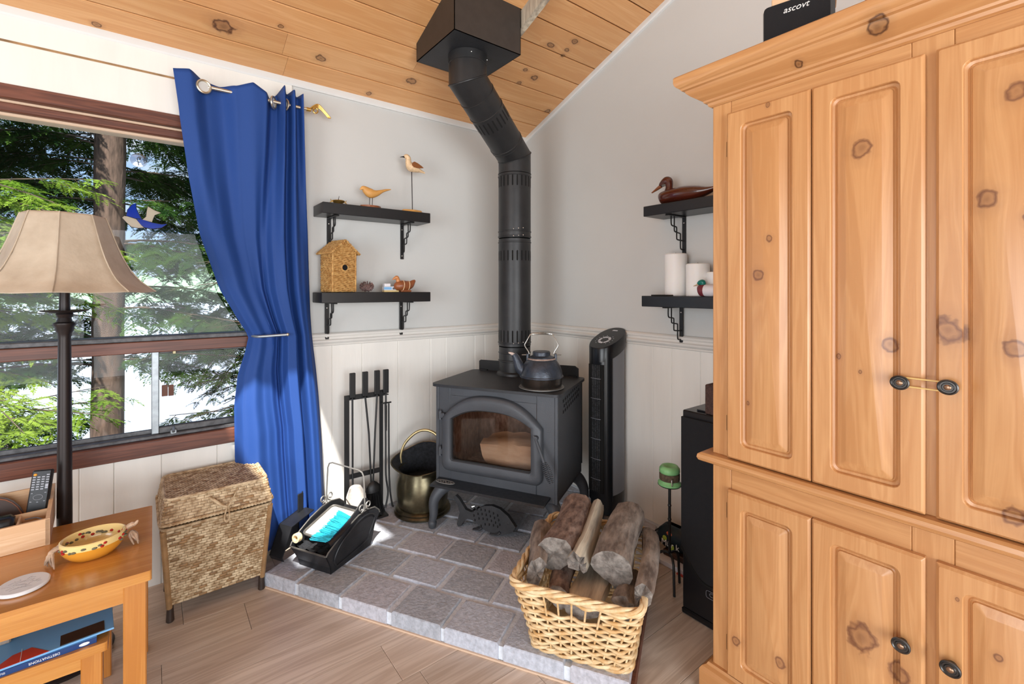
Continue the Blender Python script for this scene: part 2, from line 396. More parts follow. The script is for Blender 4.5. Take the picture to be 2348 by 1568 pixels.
# ------------------------------------------------------------------ geometry helper
class G:
    def __init__(s):
        s.v = []
        s.f = []
        s.mi = []
        s.k = 0

    def add(s, vs_, fs):
        b = len(s.v)
        s.v += [tuple(p) for p in vs_]
        s.f += [tuple(b + i for i in f) for f in fs]
        s.mi += [s.k] * len(fs)
        return s

    def mark(s):
        return len(s.v)

    def tf(s, mtx, a=0, b=None):
        b = len(s.v) if b is None else b
        for i in range(a, b):
            s.v[i] = tuple(mtx @ Vector(s.v[i]))
        return s

    def box(s, x0, x1, y0, y1, z0, z1, ch=0.0):
        if ch <= 0:
            p = [(x0, y0, z0), (x1, y0, z0), (x1, y1, z0), (x0, y1, z0), (x0, y0, z1), (x1, y0, z1), (x1, y1, z1), (x0, y1, z1)]
            return s.add(p, [(0, 3, 2, 1), (4, 5, 6, 7), (0, 1, 5, 4), (1, 2, 6, 5), (2, 3, 7, 6), (3, 0, 4, 7)])
        X, Y, Z = (x0, x1), (y0, y1), (z0, z1)
        idx = {}
        p = []
        for i in (0, 1):
            for j in (0, 1):
                for k in (0, 1):
                    sx, sy, sz = 1 - 2 * i, 1 - 2 * j, 1 - 2 * k
                    c = (X[i], Y[j], Z[k])
                    for ax in range(3):
                        q = [c[0] + ch * sx, c[1] + ch * sy, c[2] + ch * sz]
                        q[ax] = c[ax]
                        idx[(i, j, k, ax)] = len(p)
                        p.append(tuple(q))
        fs = []
        I = lambda *a: idx[a]
        for ax in range(3):
            o = [a for a in range(3) if a != ax]
            for e in (0, 1):
                quad = []
                for a, b in ((0, 0), (1, 0), (1, 1), (0, 1)):
                    t = [0, 0, 0]
                    t[ax] = e
                    t[o[0]] = a
                    t[o[1]] = b
                    quad.append(I(t[0], t[1], t[2], ax))
                flip = (e == 0) ^ (ax == 1)
                fs.append(tuple(quad[::-1] if flip else quad))
            for a in (0, 1):          # chamfer edges parallel to ax
                for b in (0, 1):
                    t0 = [0, 0, 0]
                    t1 = [0, 0, 0]
                    t0[o[0]] = t1[o[0]] = a
                    t0[o[1]] = t1[o[1]] = b
                    t1[ax] = 1
                    fs.append((I(*t0, o[0]), I(*t1, o[0]), I(*t1, o[1]), I(*t0, o[1])))
        for i in (0, 1):
            for j in (0, 1):
                for k in (0, 1):
                    fs.append((I(i, j, k, 0), I(i, j, k, 1), I(i, j, k, 2)))
        s.fix = True
        return s.add(p, fs)

    def loft(s, rings, cap0=True, cap1=True, closed=True):
        n = len(rings[0])
        p = [q for r in rings for q in r]
        fs = []
        for a in range(len(rings) - 1):
            for i in range(n if closed else n - 1):
                j = (i + 1) % n
                fs.append((a * n + i, a * n + j, (a + 1) * n + j, (a + 1) * n + i))
        if cap0:
            fs.append(tuple(range(n))[::-1])
        if cap1:
            b = (len(rings) - 1) * n
            fs.append(tuple(b + i for i in range(n)))
        return s.add(p, fs)

    def lathe(s, prof, c=(0, 0, 0), seg=28, sx=1.0, sy=1.0, cap0=True, cap1=True):
        rings = []
        for r, z in prof:
            r = max(r, 1e-5)
            rings.append([(c[0] + sx * r * math.cos(2 * PI * i / seg), c[1] + sy * r * math.sin(2 * PI * i / seg), c[2] + z) for i in range(seg)])
        return s.loft(rings, cap0, cap1)

    def tube(s, pts, r, seg=8, closed=False, flat=1.0, cap=True, up=None):
        P_ = [Vector(p) for p in pts]
        n = len(P_)
        R = r if isinstance(r, (list, tuple)) else [r] * n
        rings = []
        nrm = None
        for i in range(n):
            a = P_[(i - 1) % n] if (closed or i > 0) else P_[0]
            b = P_[(i + 1) % n] if (closed or i < n - 1) else P_[-1]
            t = (b - a)
            t = t.normalized() if t.length > 1e-9 else Vector((0, 0, 1))
            if nrm is None:
                u0 = Vector(up) if up else (Vector((0, 0, 1)) if abs(t.z) < 0.9 else Vector((1, 0, 0)))
                nrm = (u0 - t * u0.dot(t)).normalized()
            else:
                nrm = (nrm - t * nrm.dot(t))
                nrm = nrm.normalized() if nrm.length > 1e-6 else t.orthogonal().normalized()
            bn = t.cross(nrm)
            rings.append([P_[i] + nrm * (R[i] * flat * math.cos(2 * PI * k / seg)) + bn * (R[i] * math.sin(2 * PI * k / seg)) for k in range(seg)])
        if closed:
            rings.append(rings[0])
            return s.loft(rings, False, False)
        return s.loft(rings, cap, cap)

    def cyl(s, p0, p1, r0, r1=None, seg=14):
        return s.tube([p0, p1], [r0, r0 if r1 is None else r1], seg)

    def prism(s, poly, h0, h1, plane='xz'):
        """extrude a 2D outline along the remaining axis"""
        def mk(a, b, h):
            return {'xz': (a, h, b), 'xy': (a, b, h), 'yz': (h, a, b)}[plane]
        n = len(poly)
        p = [mk(a, b, h0) for a, b in poly] + [mk(a, b, h1) for a, b in poly]
        fs = [tuple(range(n)), tuple(range(2 * n - 1, n - 1, -1))]
        fs += [(i, (i + 1) % n, n + (i + 1) % n, n + i) for i in range(n)]
        s.fix = True
        return s.add(p, fs)

    def grid(s, fn, nu, nv, cu=False):
        p = [fn(i / (nu if cu else nu - 1), j / (nv - 1)) for j in range(nv) for i in range(nu)]
        fs = []
        for j in range(nv - 1):
            for i in range(nu if cu else nu - 1):
                k = (i + 1) % nu
                fs.append((j * nu + i, j * nu + k, (j + 1) * nu + k, (j + 1) * nu + i))
        return s.add(p, fs)

    def ball(s, c, r, seg=14, rings=8, noise=0.0, rnd=None):
        rx, ry, rz = r if isinstance(r, (tuple, list)) else (r, r, r)
        rg = []
        for j in range(rings + 1):
            th = PI * j / rings
            rr = max(math.sin(th), 1e-4)
            row = []
            for i in range(seg):
                k = 1 + (rnd.uniform(-noise, noise) if noise else 0)
                row.append((c[0] + rx * rr * k * math.cos(2 * PI * i / seg), c[1] + ry * rr * k * math.sin(2 * PI * i / seg), c[2] - rz * math.cos(th) * k))
            rg.append(row)
        return s.loft(rg, True, True)

    def mesh(s, name, sm=35):
        me = bpy.data.meshes.new(name)
        me.from_pydata([tuple(p) for p in s.v], [], s.f)
        me.update()
        bm = bmesh.new()
        bm.from_mesh(me)
        if len(s.f) < 60000:
            bmesh.ops.recalc_face_normals(bm, faces=bm.faces)
        bm.to_mesh(me)
        bm.free()
        if any(s.mi):
            me.polygons.foreach_set('material_index', s.mi)
        if sm:
            me.polygons.foreach_set('use_smooth', [True] * len(me.polygons))
            me.set_sharp_from_angle(angle=rad(sm))
        return me

    def build(s, name, m, parent=None, sm=35, loc=None, rot=None):
        me = s.mesh(name, sm)
        for q in (m if isinstance(m, (list, tuple)) else [m]):
            me.materials.append(M[q])
        o = bpy.data.objects.new(name, me)
        COL.objects.link(o)
        if parent is not None:
            o.parent = parent
        if loc is not None:
            o.location = loc
        if rot is not None:
            o.rotation_euler = rot
        return o


def tag(o, label=None, cat=None, group=None, kind=None):
    if label:
        o['label'] = label
    if cat:
        o['category'] = cat
    if group:
        o['group'] = group
    if kind:
        o['kind'] = kind
    return o


def thing(name, label, cat, loc=(0, 0, 0), rz=0.0, group=None):
    o = bpy.data.objects.new(name, None)
    o.empty_display_size = 0.05
    COL.objects.link(o)
    o.location = loc
    o.rotation_euler = (0, 0, rad(rz))
    return tag(o, label, cat, group)


def struct(name, parent=None):
    o = bpy.data.objects.new(name, None)
    COL.objects.link(o)
    o.parent = parent
    o['kind'] = 'structure'
    return o


def dup(o, parent, loc=None, rot=None, name=None):
    c = o.copy()
    COL.objects.link(c)
    c.parent = parent
    if loc is not None:
        c.location = loc
    if rot is not None:
        c.rotation_euler = rot
    return c


def text(name, body, size, m, parent, loc, rot, depth=0.0004, shear=0.0, align='CENTER'):
    cu = bpy.data.curves.new(name, 'FONT')
    cu.body = body
    cu.size = size
    cu.extrude = depth
    cu.shear = shear
    cu.align_x = align
    cu.align_y = 'CENTER'
    tmp = bpy.data.objects.new(name + '_tmp', cu)
    COL.objects.link(tmp)
    bpy.context.view_layer.update()
    me = bpy.data.meshes.new_from_object(tmp.evaluated_get(bpy.context.evaluated_depsgraph_get()))
    bpy.data.objects.remove(tmp)
    me.materials.clear()
    me.materials.append(M[m])
    o = bpy.data.objects.new(name, me)
    COL.objects.link(o)
    o.parent = parent
    o.location = loc
    o.rotation_euler = rot
    return o


def rrect(w, h, r, n=4, cx=0.0, cy=0.0):
    """rounded rectangle outline, counter-clockwise"""
    out = []
    for (sx, sy, a0) in ((1, 1, 0), (-1, 1, 90), (-1, -1, 180), (1, -1, 270)):
        for i in range(n + 1):
            a = rad(a0 + 90 * i / n)
            out.append((cx + sx * (w / 2 - r) + r * math.cos(a), cy + sy * (h / 2 - r) + r * math.sin(a)))
    return out


def spline(pts, n):
    """Catmull-Rom through points, n samples per span"""
    P_ = [Vector(p) for p in pts]
    out = []
    for i in range(len(P_) - 1):
        p0 = P_[max(i - 1, 0)]
        p1, p2 = P_[i], P_[i + 1]
        p3 = P_[min(i + 2, len(P_) - 1)]
        for k in range(n):
            t = k / n
            out.append(0.5 * ((2 * p1) + (p2 - p0) * t + (2 * p0 - 5 * p1 + 4 * p2 - p3) * t * t + (3 * p1 - p0 - 3 * p2 + p3) * t ** 3))
    out.append(P_[-1])
    return out


def body(secs, seg=16, sub=4):
    """loft of ellipses along a path in the local xz plane: (x, z, half width, half height)"""
    S = [Vector(q) for q in [(a[0], a[1], 0) for a in secs]]
    pts = spline([(a[0], a[1], 0) for a in secs], sub)
    rad_ = spline([(a[2], a[3], 0) for a in secs], sub)
    rings = []
    n = len(pts)
    for i in range(n):
        a = pts[max(i - 1, 0)]
        b = pts[min(i + 1, n - 1)]
        t = (b - a).normalized()
        nx, nz = -t.y, t.x
        ry, rz = max(rad_[i].x, 2e-4), max(rad_[i].y, 2e-4)
        rings.append([(pts[i].x + nx * rz * math.sin(2 * PI * k / seg), ry * math.cos(2 * PI * k / seg), pts[i].y + nz * rz * math.sin(2 * PI * k / seg)) for k in range(seg)])
    return rings


# ================================================================== THE ROOM
EAVE, PITCH = 2.378, 0.365
ceil_z = lambda y: EAVE - PITCH * y
XL, YB, RIDGE = -5.2, -6.0, -3.0
# window opening in the lake wall
WX0, WX1, WZ0, WZ1 = -4.3, -1.62, 0.60, 2.06

floor = struct('floor')
g = G().box(XL, 0.02, YB, 0.02, -0.06, -0.012)
g.build('subfloor', 'gap', floor)
g = G()
pw, plen = 0.19, 1.28
row = 0
y = 0.0
rr = random.Random(3)
while y > -3.4:
    x = -rr.uniform(0.1, plen)
    xs = [0.0]
    while x > -3.6:
        xs.append(x)
        x -= plen
    xs.append(-3.6)
    for a, b in zip(xs, xs[1:]):
        gb = G().box(-(a - b) / 2 + 0.0006, (a - b) / 2 - 0.0006, -pw / 2 + 0.0006, pw / 2 - 0.0006, -0.012, 0.0, 0.001)
        gb.build('plank', 'floor_wood', floor, loc=((a + b) / 2, y - pw / 2, 0))
    y -= pw
    row += 1
g = G().box(XL, -3.6, YB, 0, -0.012, 0)
g.box(-3.6, 0, YB, y, -0.012, 0)
g.build('floor_beyond', 'floor_wood', floor)

# ceiling: light-tight roof sheet (with the skylight hole) and tongue-and-groove boards under it
SKX0, SKX1, SKY0, SKY1 = -2.473, -2.012, -2.325, -1.333
ceiling = struct('ceiling')
g = G()
sl = lambda y, d: ceil_z(y) + d
def slab(x0, x1, ya, yb):
    p = []
    for d in (0.02, 0.10):
        p += [(x0, ya, sl(ya, d)), (x1, ya, sl(ya, d)), (x1, yb, sl(yb, d)), (x0, yb, sl(yb, d))]
    g.add(p, [(0, 1, 2, 3), (7, 6, 5, 4), (0, 4, 5, 1), (1, 5, 6, 2), (2, 6, 7, 3), (3, 7, 4, 0)])
slab(XL, SKX0, 0.45, RIDGE)
slab(SKX1, 0.15, 0.45, RIDGE)
slab(SKX0, SKX1, 0.45, SKY1)
slab(SKX0, SKX1, SKY0, RIDGE)
zr = ceil_z(RIDGE)
ze = zr - PITCH * 3.0
p = []
for d in (0.0, 0.1):
    p += [(XL, RIDGE, zr + 0.02 + d), (0.15, RIDGE, zr + 0.02 + d), (0.15, YB - 0.2, ze - 0.053 + d), (XL, YB - 0.2, ze - 0.053 + d)]
g.add(p, [(0, 1, 2, 3), (7, 6, 5, 4), (0, 4, 5, 1), (1, 5, 6, 2), (2, 6, 7, 3), (3, 7, 4, 0)])
g.build('roof_sheet', 'backing', ceiling)
bwid = 0.1425
ang = math.atan(PITCH)
dy = bwid * math.cos(ang)
rr = random.Random(11)
y = 0.0
k = 0
while y > RIDGE + 0.05:
    cuts = [0.0]
    x = -rr.uniform(0.6, 2.8)
    while x > XL + 0.4:
        cuts.append(x)
        x -= rr.uniform(1.8, 3.2)
    cuts.append(XL)
    if y < SKY1 + dy and y - dy > SKY0 - dy:
        cuts = sorted(set(cuts + [SKX0, SKX1]), reverse=True)
    for a, b in zip(cuts, cuts[1:]):
        mid = (a + b) / 2
        if SKX0 - 0.001 < mid < SKX1 and y < SKY1 + dy and y - dy > SKY0 - dy:
            continue
        L = a - b
        gb = G()
        e, c = bwid / 2 - 0.0034, 0.006
        prof = [(-e, 0.018), (-e, 0.003), (-e + 0.0015, 0.0), (e - 0.0015, 0.0), (e, 0.003), (e, 0.018)]
        gb.loft([[(xx, q, zz) for q, zz in prof] for xx in (-L / 2 + 0.0005, L / 2 - 0.0005)])
        gb.build('plank', 'ceil_wood', ceiling, sm=0, loc=(mid, y - dy / 2, ceil_z(y - dy / 2)), rot=(-ang, 0, 0))
    y -= dy
    k += 1

# lake wall (window wall)
wl = struct('wall_left')
g = G()
TH = 0.16
g.box(XL, WX0, 0.0, TH, -0.06, EAVE + 0.03)
g.box(WX1, 0.16, 0.0, TH, -0.06, EAVE + 0.03)
g.box(WX0, WX1, 0.0, TH, -0.06, WZ0)
g.box(WX0, WX1, 0.0, TH, WZ1, EAVE + 0.03)
g.build('wall_plaster', 'paint', wl, sm=0)
wr = struct('wall_right')
g = G()
pts = [(0.0, -0.06), (0.0, EAVE + 0.02), (RIDGE, zr + 0.02), (YB, ze), (YB, -0.06)]
g.prism(pts, 0.0, 0.12, 'yz')
g.build('wall_plaster', 'paint', wr, sm=0)
ws = struct('wall_side')
g = G()
g.box(XL - 0.1, XL, YB, -4.75, -0.06, 3.6)
g.box(XL - 0.1, XL, -1.45, 0.16, -0.06, 3.6)
g.box(XL - 0.1, XL, -4.75, -1.45, 2.2, 3.6)
g.box(XL - 0.1, XL, -4.75, -1.45, -0.06, 0.04)
g.build('wall_plaster', 'paint', ws, sm=0)
wb = struct('wall_rear')
g = G()
g.box(XL - 0.1, -4.4, YB - 0.1, YB, -0.06, 2.6)
g.box(-0.8, 0.12, YB - 0.1, YB, -0.06, 2.6)
g.box(-4.4, -0.8, YB - 0.1, YB, 2.2, 2.65)
g.box(-4.4, -0.8, YB - 0.1, YB, -0.06, 0.04)
g.build('wall_plaster', 'paint', wb, sm=0)

# wainscot boards, proud of the plaster, each with eased edges (V joints)
RB, RT = 0.997, 1.066
def boards(parent, xs, z0, z1, axis):
    for a, b in zip(xs, xs[1:]):
        L = abs(b - a)
        e, c = L / 2 - 0.0003, 0.003
        gb = G()
        prof = [(-e, 0.0), (-e, -0.009), (-e + c, -0.012), (e - c, -0.012), (e, -0.009), (e, 0.0)]
        gb.loft([[(q, d, zz) for q, d in prof] for zz in (z0, z1)])
        if axis == 'x':
            gb.build('panel_board', 'panel_paint', parent, sm=0, loc=((a + b) / 2, 0, 0))
        else:
            gb.build('panel_board', 'panel_paint', parent, sm=0, loc=(0, (a + b) / 2, 0), rot=(0, 0, rad(-90)))
boards(wl, [-1.62, -1.49, -1.352, -1.188, -0.975, -0.763, -0.657, -0.441, -0.362, -0.15, -0.012], 0.0, RB + 0.01, 'x')
xs = [-4.3, -4.1, -3.88, -3.75, -3.52, -3.3, -3.2, -2.98, -2.8, -2.6, -2.354, -2.246, -2.086, -1.877, -1.755, -1.62]
boards(wl, xs, 0.0, WZ0 - 0.02, 'x')
boards(wr, [-0.013, -0.148, -0.32, -0.53, -0.64, -0.86, -1.083, -1.196, -1.355, -1.56, -1.68, -1.9, -2.1, -2.3, -2.5, -2.7, -2.9], 0.0, RB + 0.01, 'y')
# wide boards above the window with a thin strip between them, gap shading put into its colour
for z0, z1 in ((WZ1 + 0.02, 2.243), (2.252, EAVE - 0.02)):
    gb = G().box(XL, -1.55, -0.008, 0.0, z0, z1, 0.002)
    gb.build('header_board', 'panel_paint', wl, sm=0)
G().box(XL, -1.9, -0.006, 0, 2.243, 2.252).build('gap_shading_strip', 'rattan_dark', wl)

# chair rail and cornice mouldings
def rail(name, horiz, a, b, prof, m):
    o = struct(name)
    gb = G()
    if horiz == 'x':
        gb.loft([[(q, -d, z) for d, z in prof] for q in (a, b)])
    else:
        gb.loft([[(-d, q, z) for d, z in prof] for q in (a, b)])
    gb.build('moulding', m, o, sm=25)
    return o
cr = [(0, RB), (0.014, RB), (0.018, RB + 0.004), (0.016, RB + 0.010), (0.020, RB + 0.014), (0.026, RB + 0.022), (0.026, RB + 0.030), (0.018, RB + 0.036), (0.016, RB + 0.046), (0.022, RB + 0.052), (0.022, RB + 0.062), (0.014, RB + 0.069), (0, RB + 0.069)]
rail('trim_1', 'x', -1.60, 0.0, cr, 'trim_paint')
rail('trim_2', 'y', 0.0, -2.9, cr, 'trim_paint')
co = [(0, EAVE - 0.034), (0.010, EAVE - 0.034), (0.014, EAVE - 0.026), (0.014, EAVE - 0.010), (0.010, EAVE + 0.004), (0, EAVE + 0.004)]
rail('trim_3', 'x', XL, 0.0, co, 'cornice_paint')
o = struct('trim_4')
gb = G()
gb.loft([[(-d, yy, z + PITCH * -yy - 0.002) for d, z in co] for yy in (0.0, RIDGE)])
gb.build('moulding', 'cornice_paint', o, sm=25)
bb = [(0, 0), (0.016, 0), (0.016, 0.055), (0.010, 0.066), (0, 0.066)]
bb = [(d + 0.010, z) if d else (d, z) for d, z in bb]
rail('baseboard_right', 'y', 0.0, -1.85, bb, 'base_paint')

# ------------------------------------------------------------------ lake window
win = struct('window_1')
def wbox(name, m, x0, x1, y0, y1, z0, z1, ch=0.003, parent=win):
    return G().box(x0, x1, y0, y1, z0, z1, ch).build(name, m, parent, sm=0)
wbox('head_frame', 'win_wood', WX0, WX1, -0.018, 0.10, 2.028, 2.082)
wbox('head_frame_lip', 'win_wood', WX0, WX1, 0.012, 0.10, 1.985, 2.018)
wbox('head_bead', 'win_light', WX0, WX1, 0.006, 0.10, 2.018, 2.028)
wbox('head_stop', 'win_light', WX0, WX1, 0.03, 0.10, 1.972, 1.985)
wbox('sill', 'win_wood', WX0, WX1, -0.024, 0.10, 0.572, 0.640)
wbox('sill_track', 'alu_dark', WX0, WX1, 0.0, 0.09, 0.640, 0.655)
wbox('sill_track', 'alu_dark', WX0, WX1, 0.045, 0.06, 0.655, 0.672, 0.001)
wbox('middle_rail', 'win_wood', WX0, WX1, -0.012, 0.10, 1.022, 1.072)
wbox('middle_rail_cap', 'alu_dark', WX0, WX1, -0.004, 0.10, 1.072, 1.092)
wbox('jamb', 'win_wood', WX1 - 0.05, WX1, -0.018, 0.10, 0.60, 2.05)
wbox('jamb', 'win_wood', WX0, WX0 + 0.05, -0.018, 0.10, 0.60, 2.05)
wbox('sash_stile', 'alu', -2.122, -2.094, 0.02, 0.05, 0.655, 1.03)
wbox('sash_rail', 'alu_dark', -2.094, WX1, 0.02, 0.05, 0.655, 0.682)
wbox('sash_rail', 'alu_dark', -2.094, WX1, 0.02, 0.05, 1.012, 1.024)
g = G()
g.box(-2.055, -2.03, 0.0, 0.022, 0.648, 0.668, 0.003)
g.cyl((-2.043, -0.004, 0.66), (-2.043, 0.02, 0.675), 0.006)
g.build('sash_latch', 'alu', win)
g = G().box(-2.047, -2.033, 0.0, 0.02, 1.008, 1.024, 0.002)
g.build('sash_catch', 'brass_old', win)
G().box(WX0, WX1, 0.050, 0.054, 1.08, 1.98).build('pane', 'glass', win)
G().box(WX0, -2.108, 0.046, 0.050, 0.66, 1.03).build('pane', 'glass', win)
G().box(-2.108, WX1, 0.034, 0.038, 0.66, 1.03).build('pane', 'screen_glass', win)

# ------------------------------------------------------------------ hearth (a tilted square of cast tiles set in grout)
HZ = 0.060
HO = Vector((-1.73, -0.317, 0))
ha = rad(-59.07)
HU = Vector((math.cos(ha), math.sin(ha), 0))
HV = Vector((-HU.y, HU.x, 0))
HW = 1.559
def clip(poly, nx, ny, c):
    out = []
    for i in range(len(poly)):
        a, b = poly[i], poly[(i + 1) % len(poly)]
        da = nx * a[0] + ny * a[1] - c
        db = nx * b[0] + ny * b[1] - c
        if da <= 0:
            out.append(a)
        if da * db < 0:
            t = da / (da - db)
            out.append((a[0] + (b[0] - a[0]) * t, a[1] + (b[1] - a[1]) * t))
    return out
def clipwalls(q):
    q = clip(q, 1, 0, -0.013)
    return clip(q, 0, 1, -0.013) if q else q
def hpt(u, v):
    q = HO + HU * u + HV * v
    return (q.x, q.y)
hearth = struct('hearth')
hearth['kind'] = 'structure'
base = clipwalls([hpt(0.004, 0.004), hpt(HW - 0.004, 0.004), hpt(HW - 0.004, 2.0), hpt(0.004, 2.0)])
G().prism(base, 0.0, HZ - 0.008, 'xy').build('grout_bed', 'grout', hearth, sm=0)
rr = random.Random(5)
rows = []
v0 = 0.0
phase = [0.182, 0.053, 0.175, 0.047, 0.18, 0.05, 0.17, 0.05, 0.18, 0.05]
for r in range(10):
    dpt = 0.165 if r else 0.172
    rows.append((v0, v0 + dpt, phase[r]))
    v0 += dpt + 0.021
JW = 0.010
for v_a, v_b, ph in rows:
    edges = [0.0]
    u = ph - 0.235
    while u < HW:
        if u > 0.03:
            edges.append(u)
        u += 0.235
    if HW - edges[-1] < 0.04:
        edges.pop()
    edges.append(HW)
    for ua, ub in zip(edges, edges[1:]):
        a = ua + (JW if ua > 0 else 0)
        b = ub - (JW if ub < HW else 0)
        jt = [rr.uniform(-0.003, 0.003) for _ in range(8)]
        q = clipwalls([hpt(a + jt[0], v_a + jt[1] * (v_a > 0)), hpt(b + jt[2], v_a + jt[3] * (v_a > 0)), hpt(b + jt[4], v_b + jt[5]), hpt(a + jt[6], v_b + jt[7])])
        if len(q) < 3:
            continue
        cx = sum(k[0] for k in q) / len(q)
        cy = sum(k[1] for k in q) / len(q)
        area_ = abs(sum(q[i][0] * q[(i + 1) % len(q)][1] - q[(i + 1) % len(q)][0] * q[i][1] for i in range(len(q)))) / 2
        if area_ < 0.0008:
            continue
        dz = rr.uniform(-0.0015, 0.0015)
        shr = lambda f: [(cx + (k[0] - cx) * f, cy + (k[1] - cy) * f) for k in q]
        gb = G()
        rings = [[(k[0] - cx, k[1] - cy, 0.004) for k in q], [(k[0] - cx, k[1] - cy, HZ - 0.007 + dz) for k in q], [(k[0] - cx, k[1] - cy, HZ - 0.003 + dz) for k in shr(0.985)], [(k[0] - cx, k[1] - cy, HZ + dz) for k in shr(0.95)]]
        gb.loft(rings)
        gb.build('tile', ['tile_a', 'tile_b', 'tile_a', 'tile_c'][rr.randrange(4)], hearth, sm=0, loc=(cx, cy, 0))
G().box(0, HW, 0.0, 0.006, 0, 0.006).build('caulk_line', 'win_light', hearth, sm=0, loc=HO - HV * 0.006, rot=(0, 0, ha))
G().box(0, 0.012, -0.014, 1.0, 0, HZ - 0.012).build('edge_board', 'win_wood', hearth, sm=0, loc=HO + HU * (HW + 0.001), rot=(0, 0, ha))

# ================================================================== WOOD STOVE
SX, SY, SA = -0.59, -0.60, -61.0
stove = thing('wood_stove', 'charcoal steel wood stove on curved legs with an arched glass door', 'stove', (SX, SY, HZ), SA)
z = lambda h: h - HZ          # world height -> local
# firebox: open-fronted shell
BW, BF, BB = 0.325, -0.21, 0.23
g = G()
g.box(-BW, -BW + 0.012, BF, BB, z(0.29), z(0.802), 0.004)
g.box(BW - 0.012, BW, BF, BB, z(0.29), z(0.802), 0.004)
g.box(-BW, BW, BB - 0.012, BB, z(0.29), z(0.802))
g.box(-BW, BW, BF, BB, z(0.29), z(0.302))
g.build('firebox', 'stove', stove)
# front plate with the door opening
g = G()
g.box(-BW, -0.25, BF - 0.004, BF + 0.012, z(0.29), z(0.80), 0.003)
g.box(0.225, BW, BF - 0.004, BF + 0.012, z(0.29), z(0.80), 0.003)
g.box(-0.25, 0.225, BF - 0.004, BF + 0.012, z(0.29), z(0.40), 0.003)
g.box(-0.25, 0.225, BF - 0.004, BF + 0.012, z(0.75), z(0.80), 0.003)
for sx in (-1, 1):
    g.box(sx * BW - 0.008, sx * BW + 0.008, BF - 0.010, BF + 0.006, z(0.29), z(0.80), 0.003)
def archtop(x_):
    return z(0.632) + 0.058 * (1 - abs((x_ + 0.0125) / 0.2375) ** 2.6)
for i in range(16):
    xa, xb = -0.25 + 0.475 * i / 16, -0.25 + 0.475 * (i + 1) / 16
    g.add([(xa, BF - 0.004, archtop(xa)), (xb, BF - 0.004, archtop(xb)), (xb, BF - 0.004, z(0.755)), (xa, BF - 0.004, z(0.755))], [(0, 1, 2, 3)])
g.build('front_plate', 'stove', stove)
# inner lining (fire brick)
g = G()
g.box(-0.30, 0.30, 0.17, 0.20, z(0.31), z(0.76))
g.box(-0.30, -0.27, -0.17, 0.17, z(0.31), z(0.76))
g.box(0.27, 0.30, -0.17, 0.17, z(0.31), z(0.76))
g.box(-0.30, 0.30, -0.19, 0.20, z(0.302), z(0.345))
g.build('fire_brick', 'log_bark_red', stove)
# top plate
g = G()
g.prism(rrect(0.70, 0.48, 0.035, 5, 0, -0.008), z(0.798), z(0.812), 'xy')
g.build('top_plate', 'stove_dark', stove, sm=40)
# raised rear heat shield, folded corners
g = G()
g.prism([(-0.31, z(0.812)), (-0.31, z(0.865)), (-0.30, z(0.872)), (0.29, z(0.872)), (0.31, z(0.858)), (0.31, z(0.812))], 0.225, 0.232, 'xz')
g.prism([(-0.325, z(0.33)), (-0.325, z(0.80)), (0.325, z(0.80)), (0.325, z(0.33))], 0.245, 0.25, 'xz')
g.box(-0.30, -0.25, 0.21, 0.232, z(0.812), z(0.818))
g.box(0.25, 0.30, 0.21, 0.232, z(0.812), z(0.818))
g.build('rear_heat_shield', 'black', stove, sm=0)
# filigree vent at the top of the right side
g = G()
rr = random.Random(2)
for i in range(9):
    for j in range(3):
        cy, cz = -0.105 + i * 0.033 + (j % 2) * 0.014, z(0.70 + 0.0035 * i + j * 0.027)
        g.k = 0
        a = rr.uniform(0, PI)
        pts = [(cy + 0.013 * math.cos(a + q) * (1 if q_ % 2 else 0.55), cz + 0.011 * math.sin(a + q) * (1 if q_ % 2 else 0.55)) for q_, q in enumerate([k * PI / 4 for k in range(8)])]
        g.prism(pts, BW, BW + 0.0012, 'yz')
g.build('side_vent', 'slot', stove, sm=0)
# ash lip
g = G()
g.prism([(-0.21, z(0.322)), (-0.30, z(0.316)), (-0.31, z(0.308)), (-0.30, z(0.310)), (-0.21, z(0.310))], -0.315, 0.295, 'yz')
lip = g.build('ash_lip', 'lip', stove, sm=0)
# worn cast badge on the lip's left end
g = G()
pts = [(-0.25 + 0.052 * math.cos(t), -0.262 + 0.018 * math.sin(t), z(0.3225)) for t in np.linspace(0, 2 * PI, 26)[:-1]]
g.tube(pts, 0.003, 6, True)
for i in range(9):
    cx = -0.29 + i * 0.0098
    g.ball((cx, -0.262 + 0.006 * math.sin(i * 2.1), z(0.323)), (0.005, 0.0065, 0.003), 8, 5)
g.build('badge', 'sheet', lip)
# arched outline helper
def arch(x0, x1, z0, zs, zp, n=16, r=0.02):
    w_ = x1 - x0
    xm = (x0 + x1) / 2
    out = []
    for (cx, cz, a0) in ((x0 + r, z0 + r, 180), (x1 - r, z0 + r, 270)):
        for i in range(5):
            a = rad(a0 + 90 * i / 4)
            out.append((cx + r * math.cos(a), cz + r * math.sin(a)))
    for i in range(n + 1):
        t = i / n
        x_ = x1 - w_ * t
        q = abs(2 * t - 1)
        zz = zs + (zp - zs) * (1 - q ** 2.6)
        out.append((x_, zz))
    return out
N_ = 16
o1 = arch(-0.286, 0.260, z(0.372), z(0.640), z(0.768), N_, 0.035)
o2 = arch(-0.279, 0.253, z(0.379), z(0.634), z(0.761), N_, 0.035)
o3 = arch(-0.255, 0.229, z(0.402), z(0.650), z(0.738), N_, 0.028)
o4 = arch(-0.236, 0.208, z(0.425), z(0.640), z(0.700), N_, 0.014)
o5 = arch(-0.232, 0.204, z(0.430), z(0.636), z(0.695), N_, 0.012)
g = G()
D0 = BF - 0.006
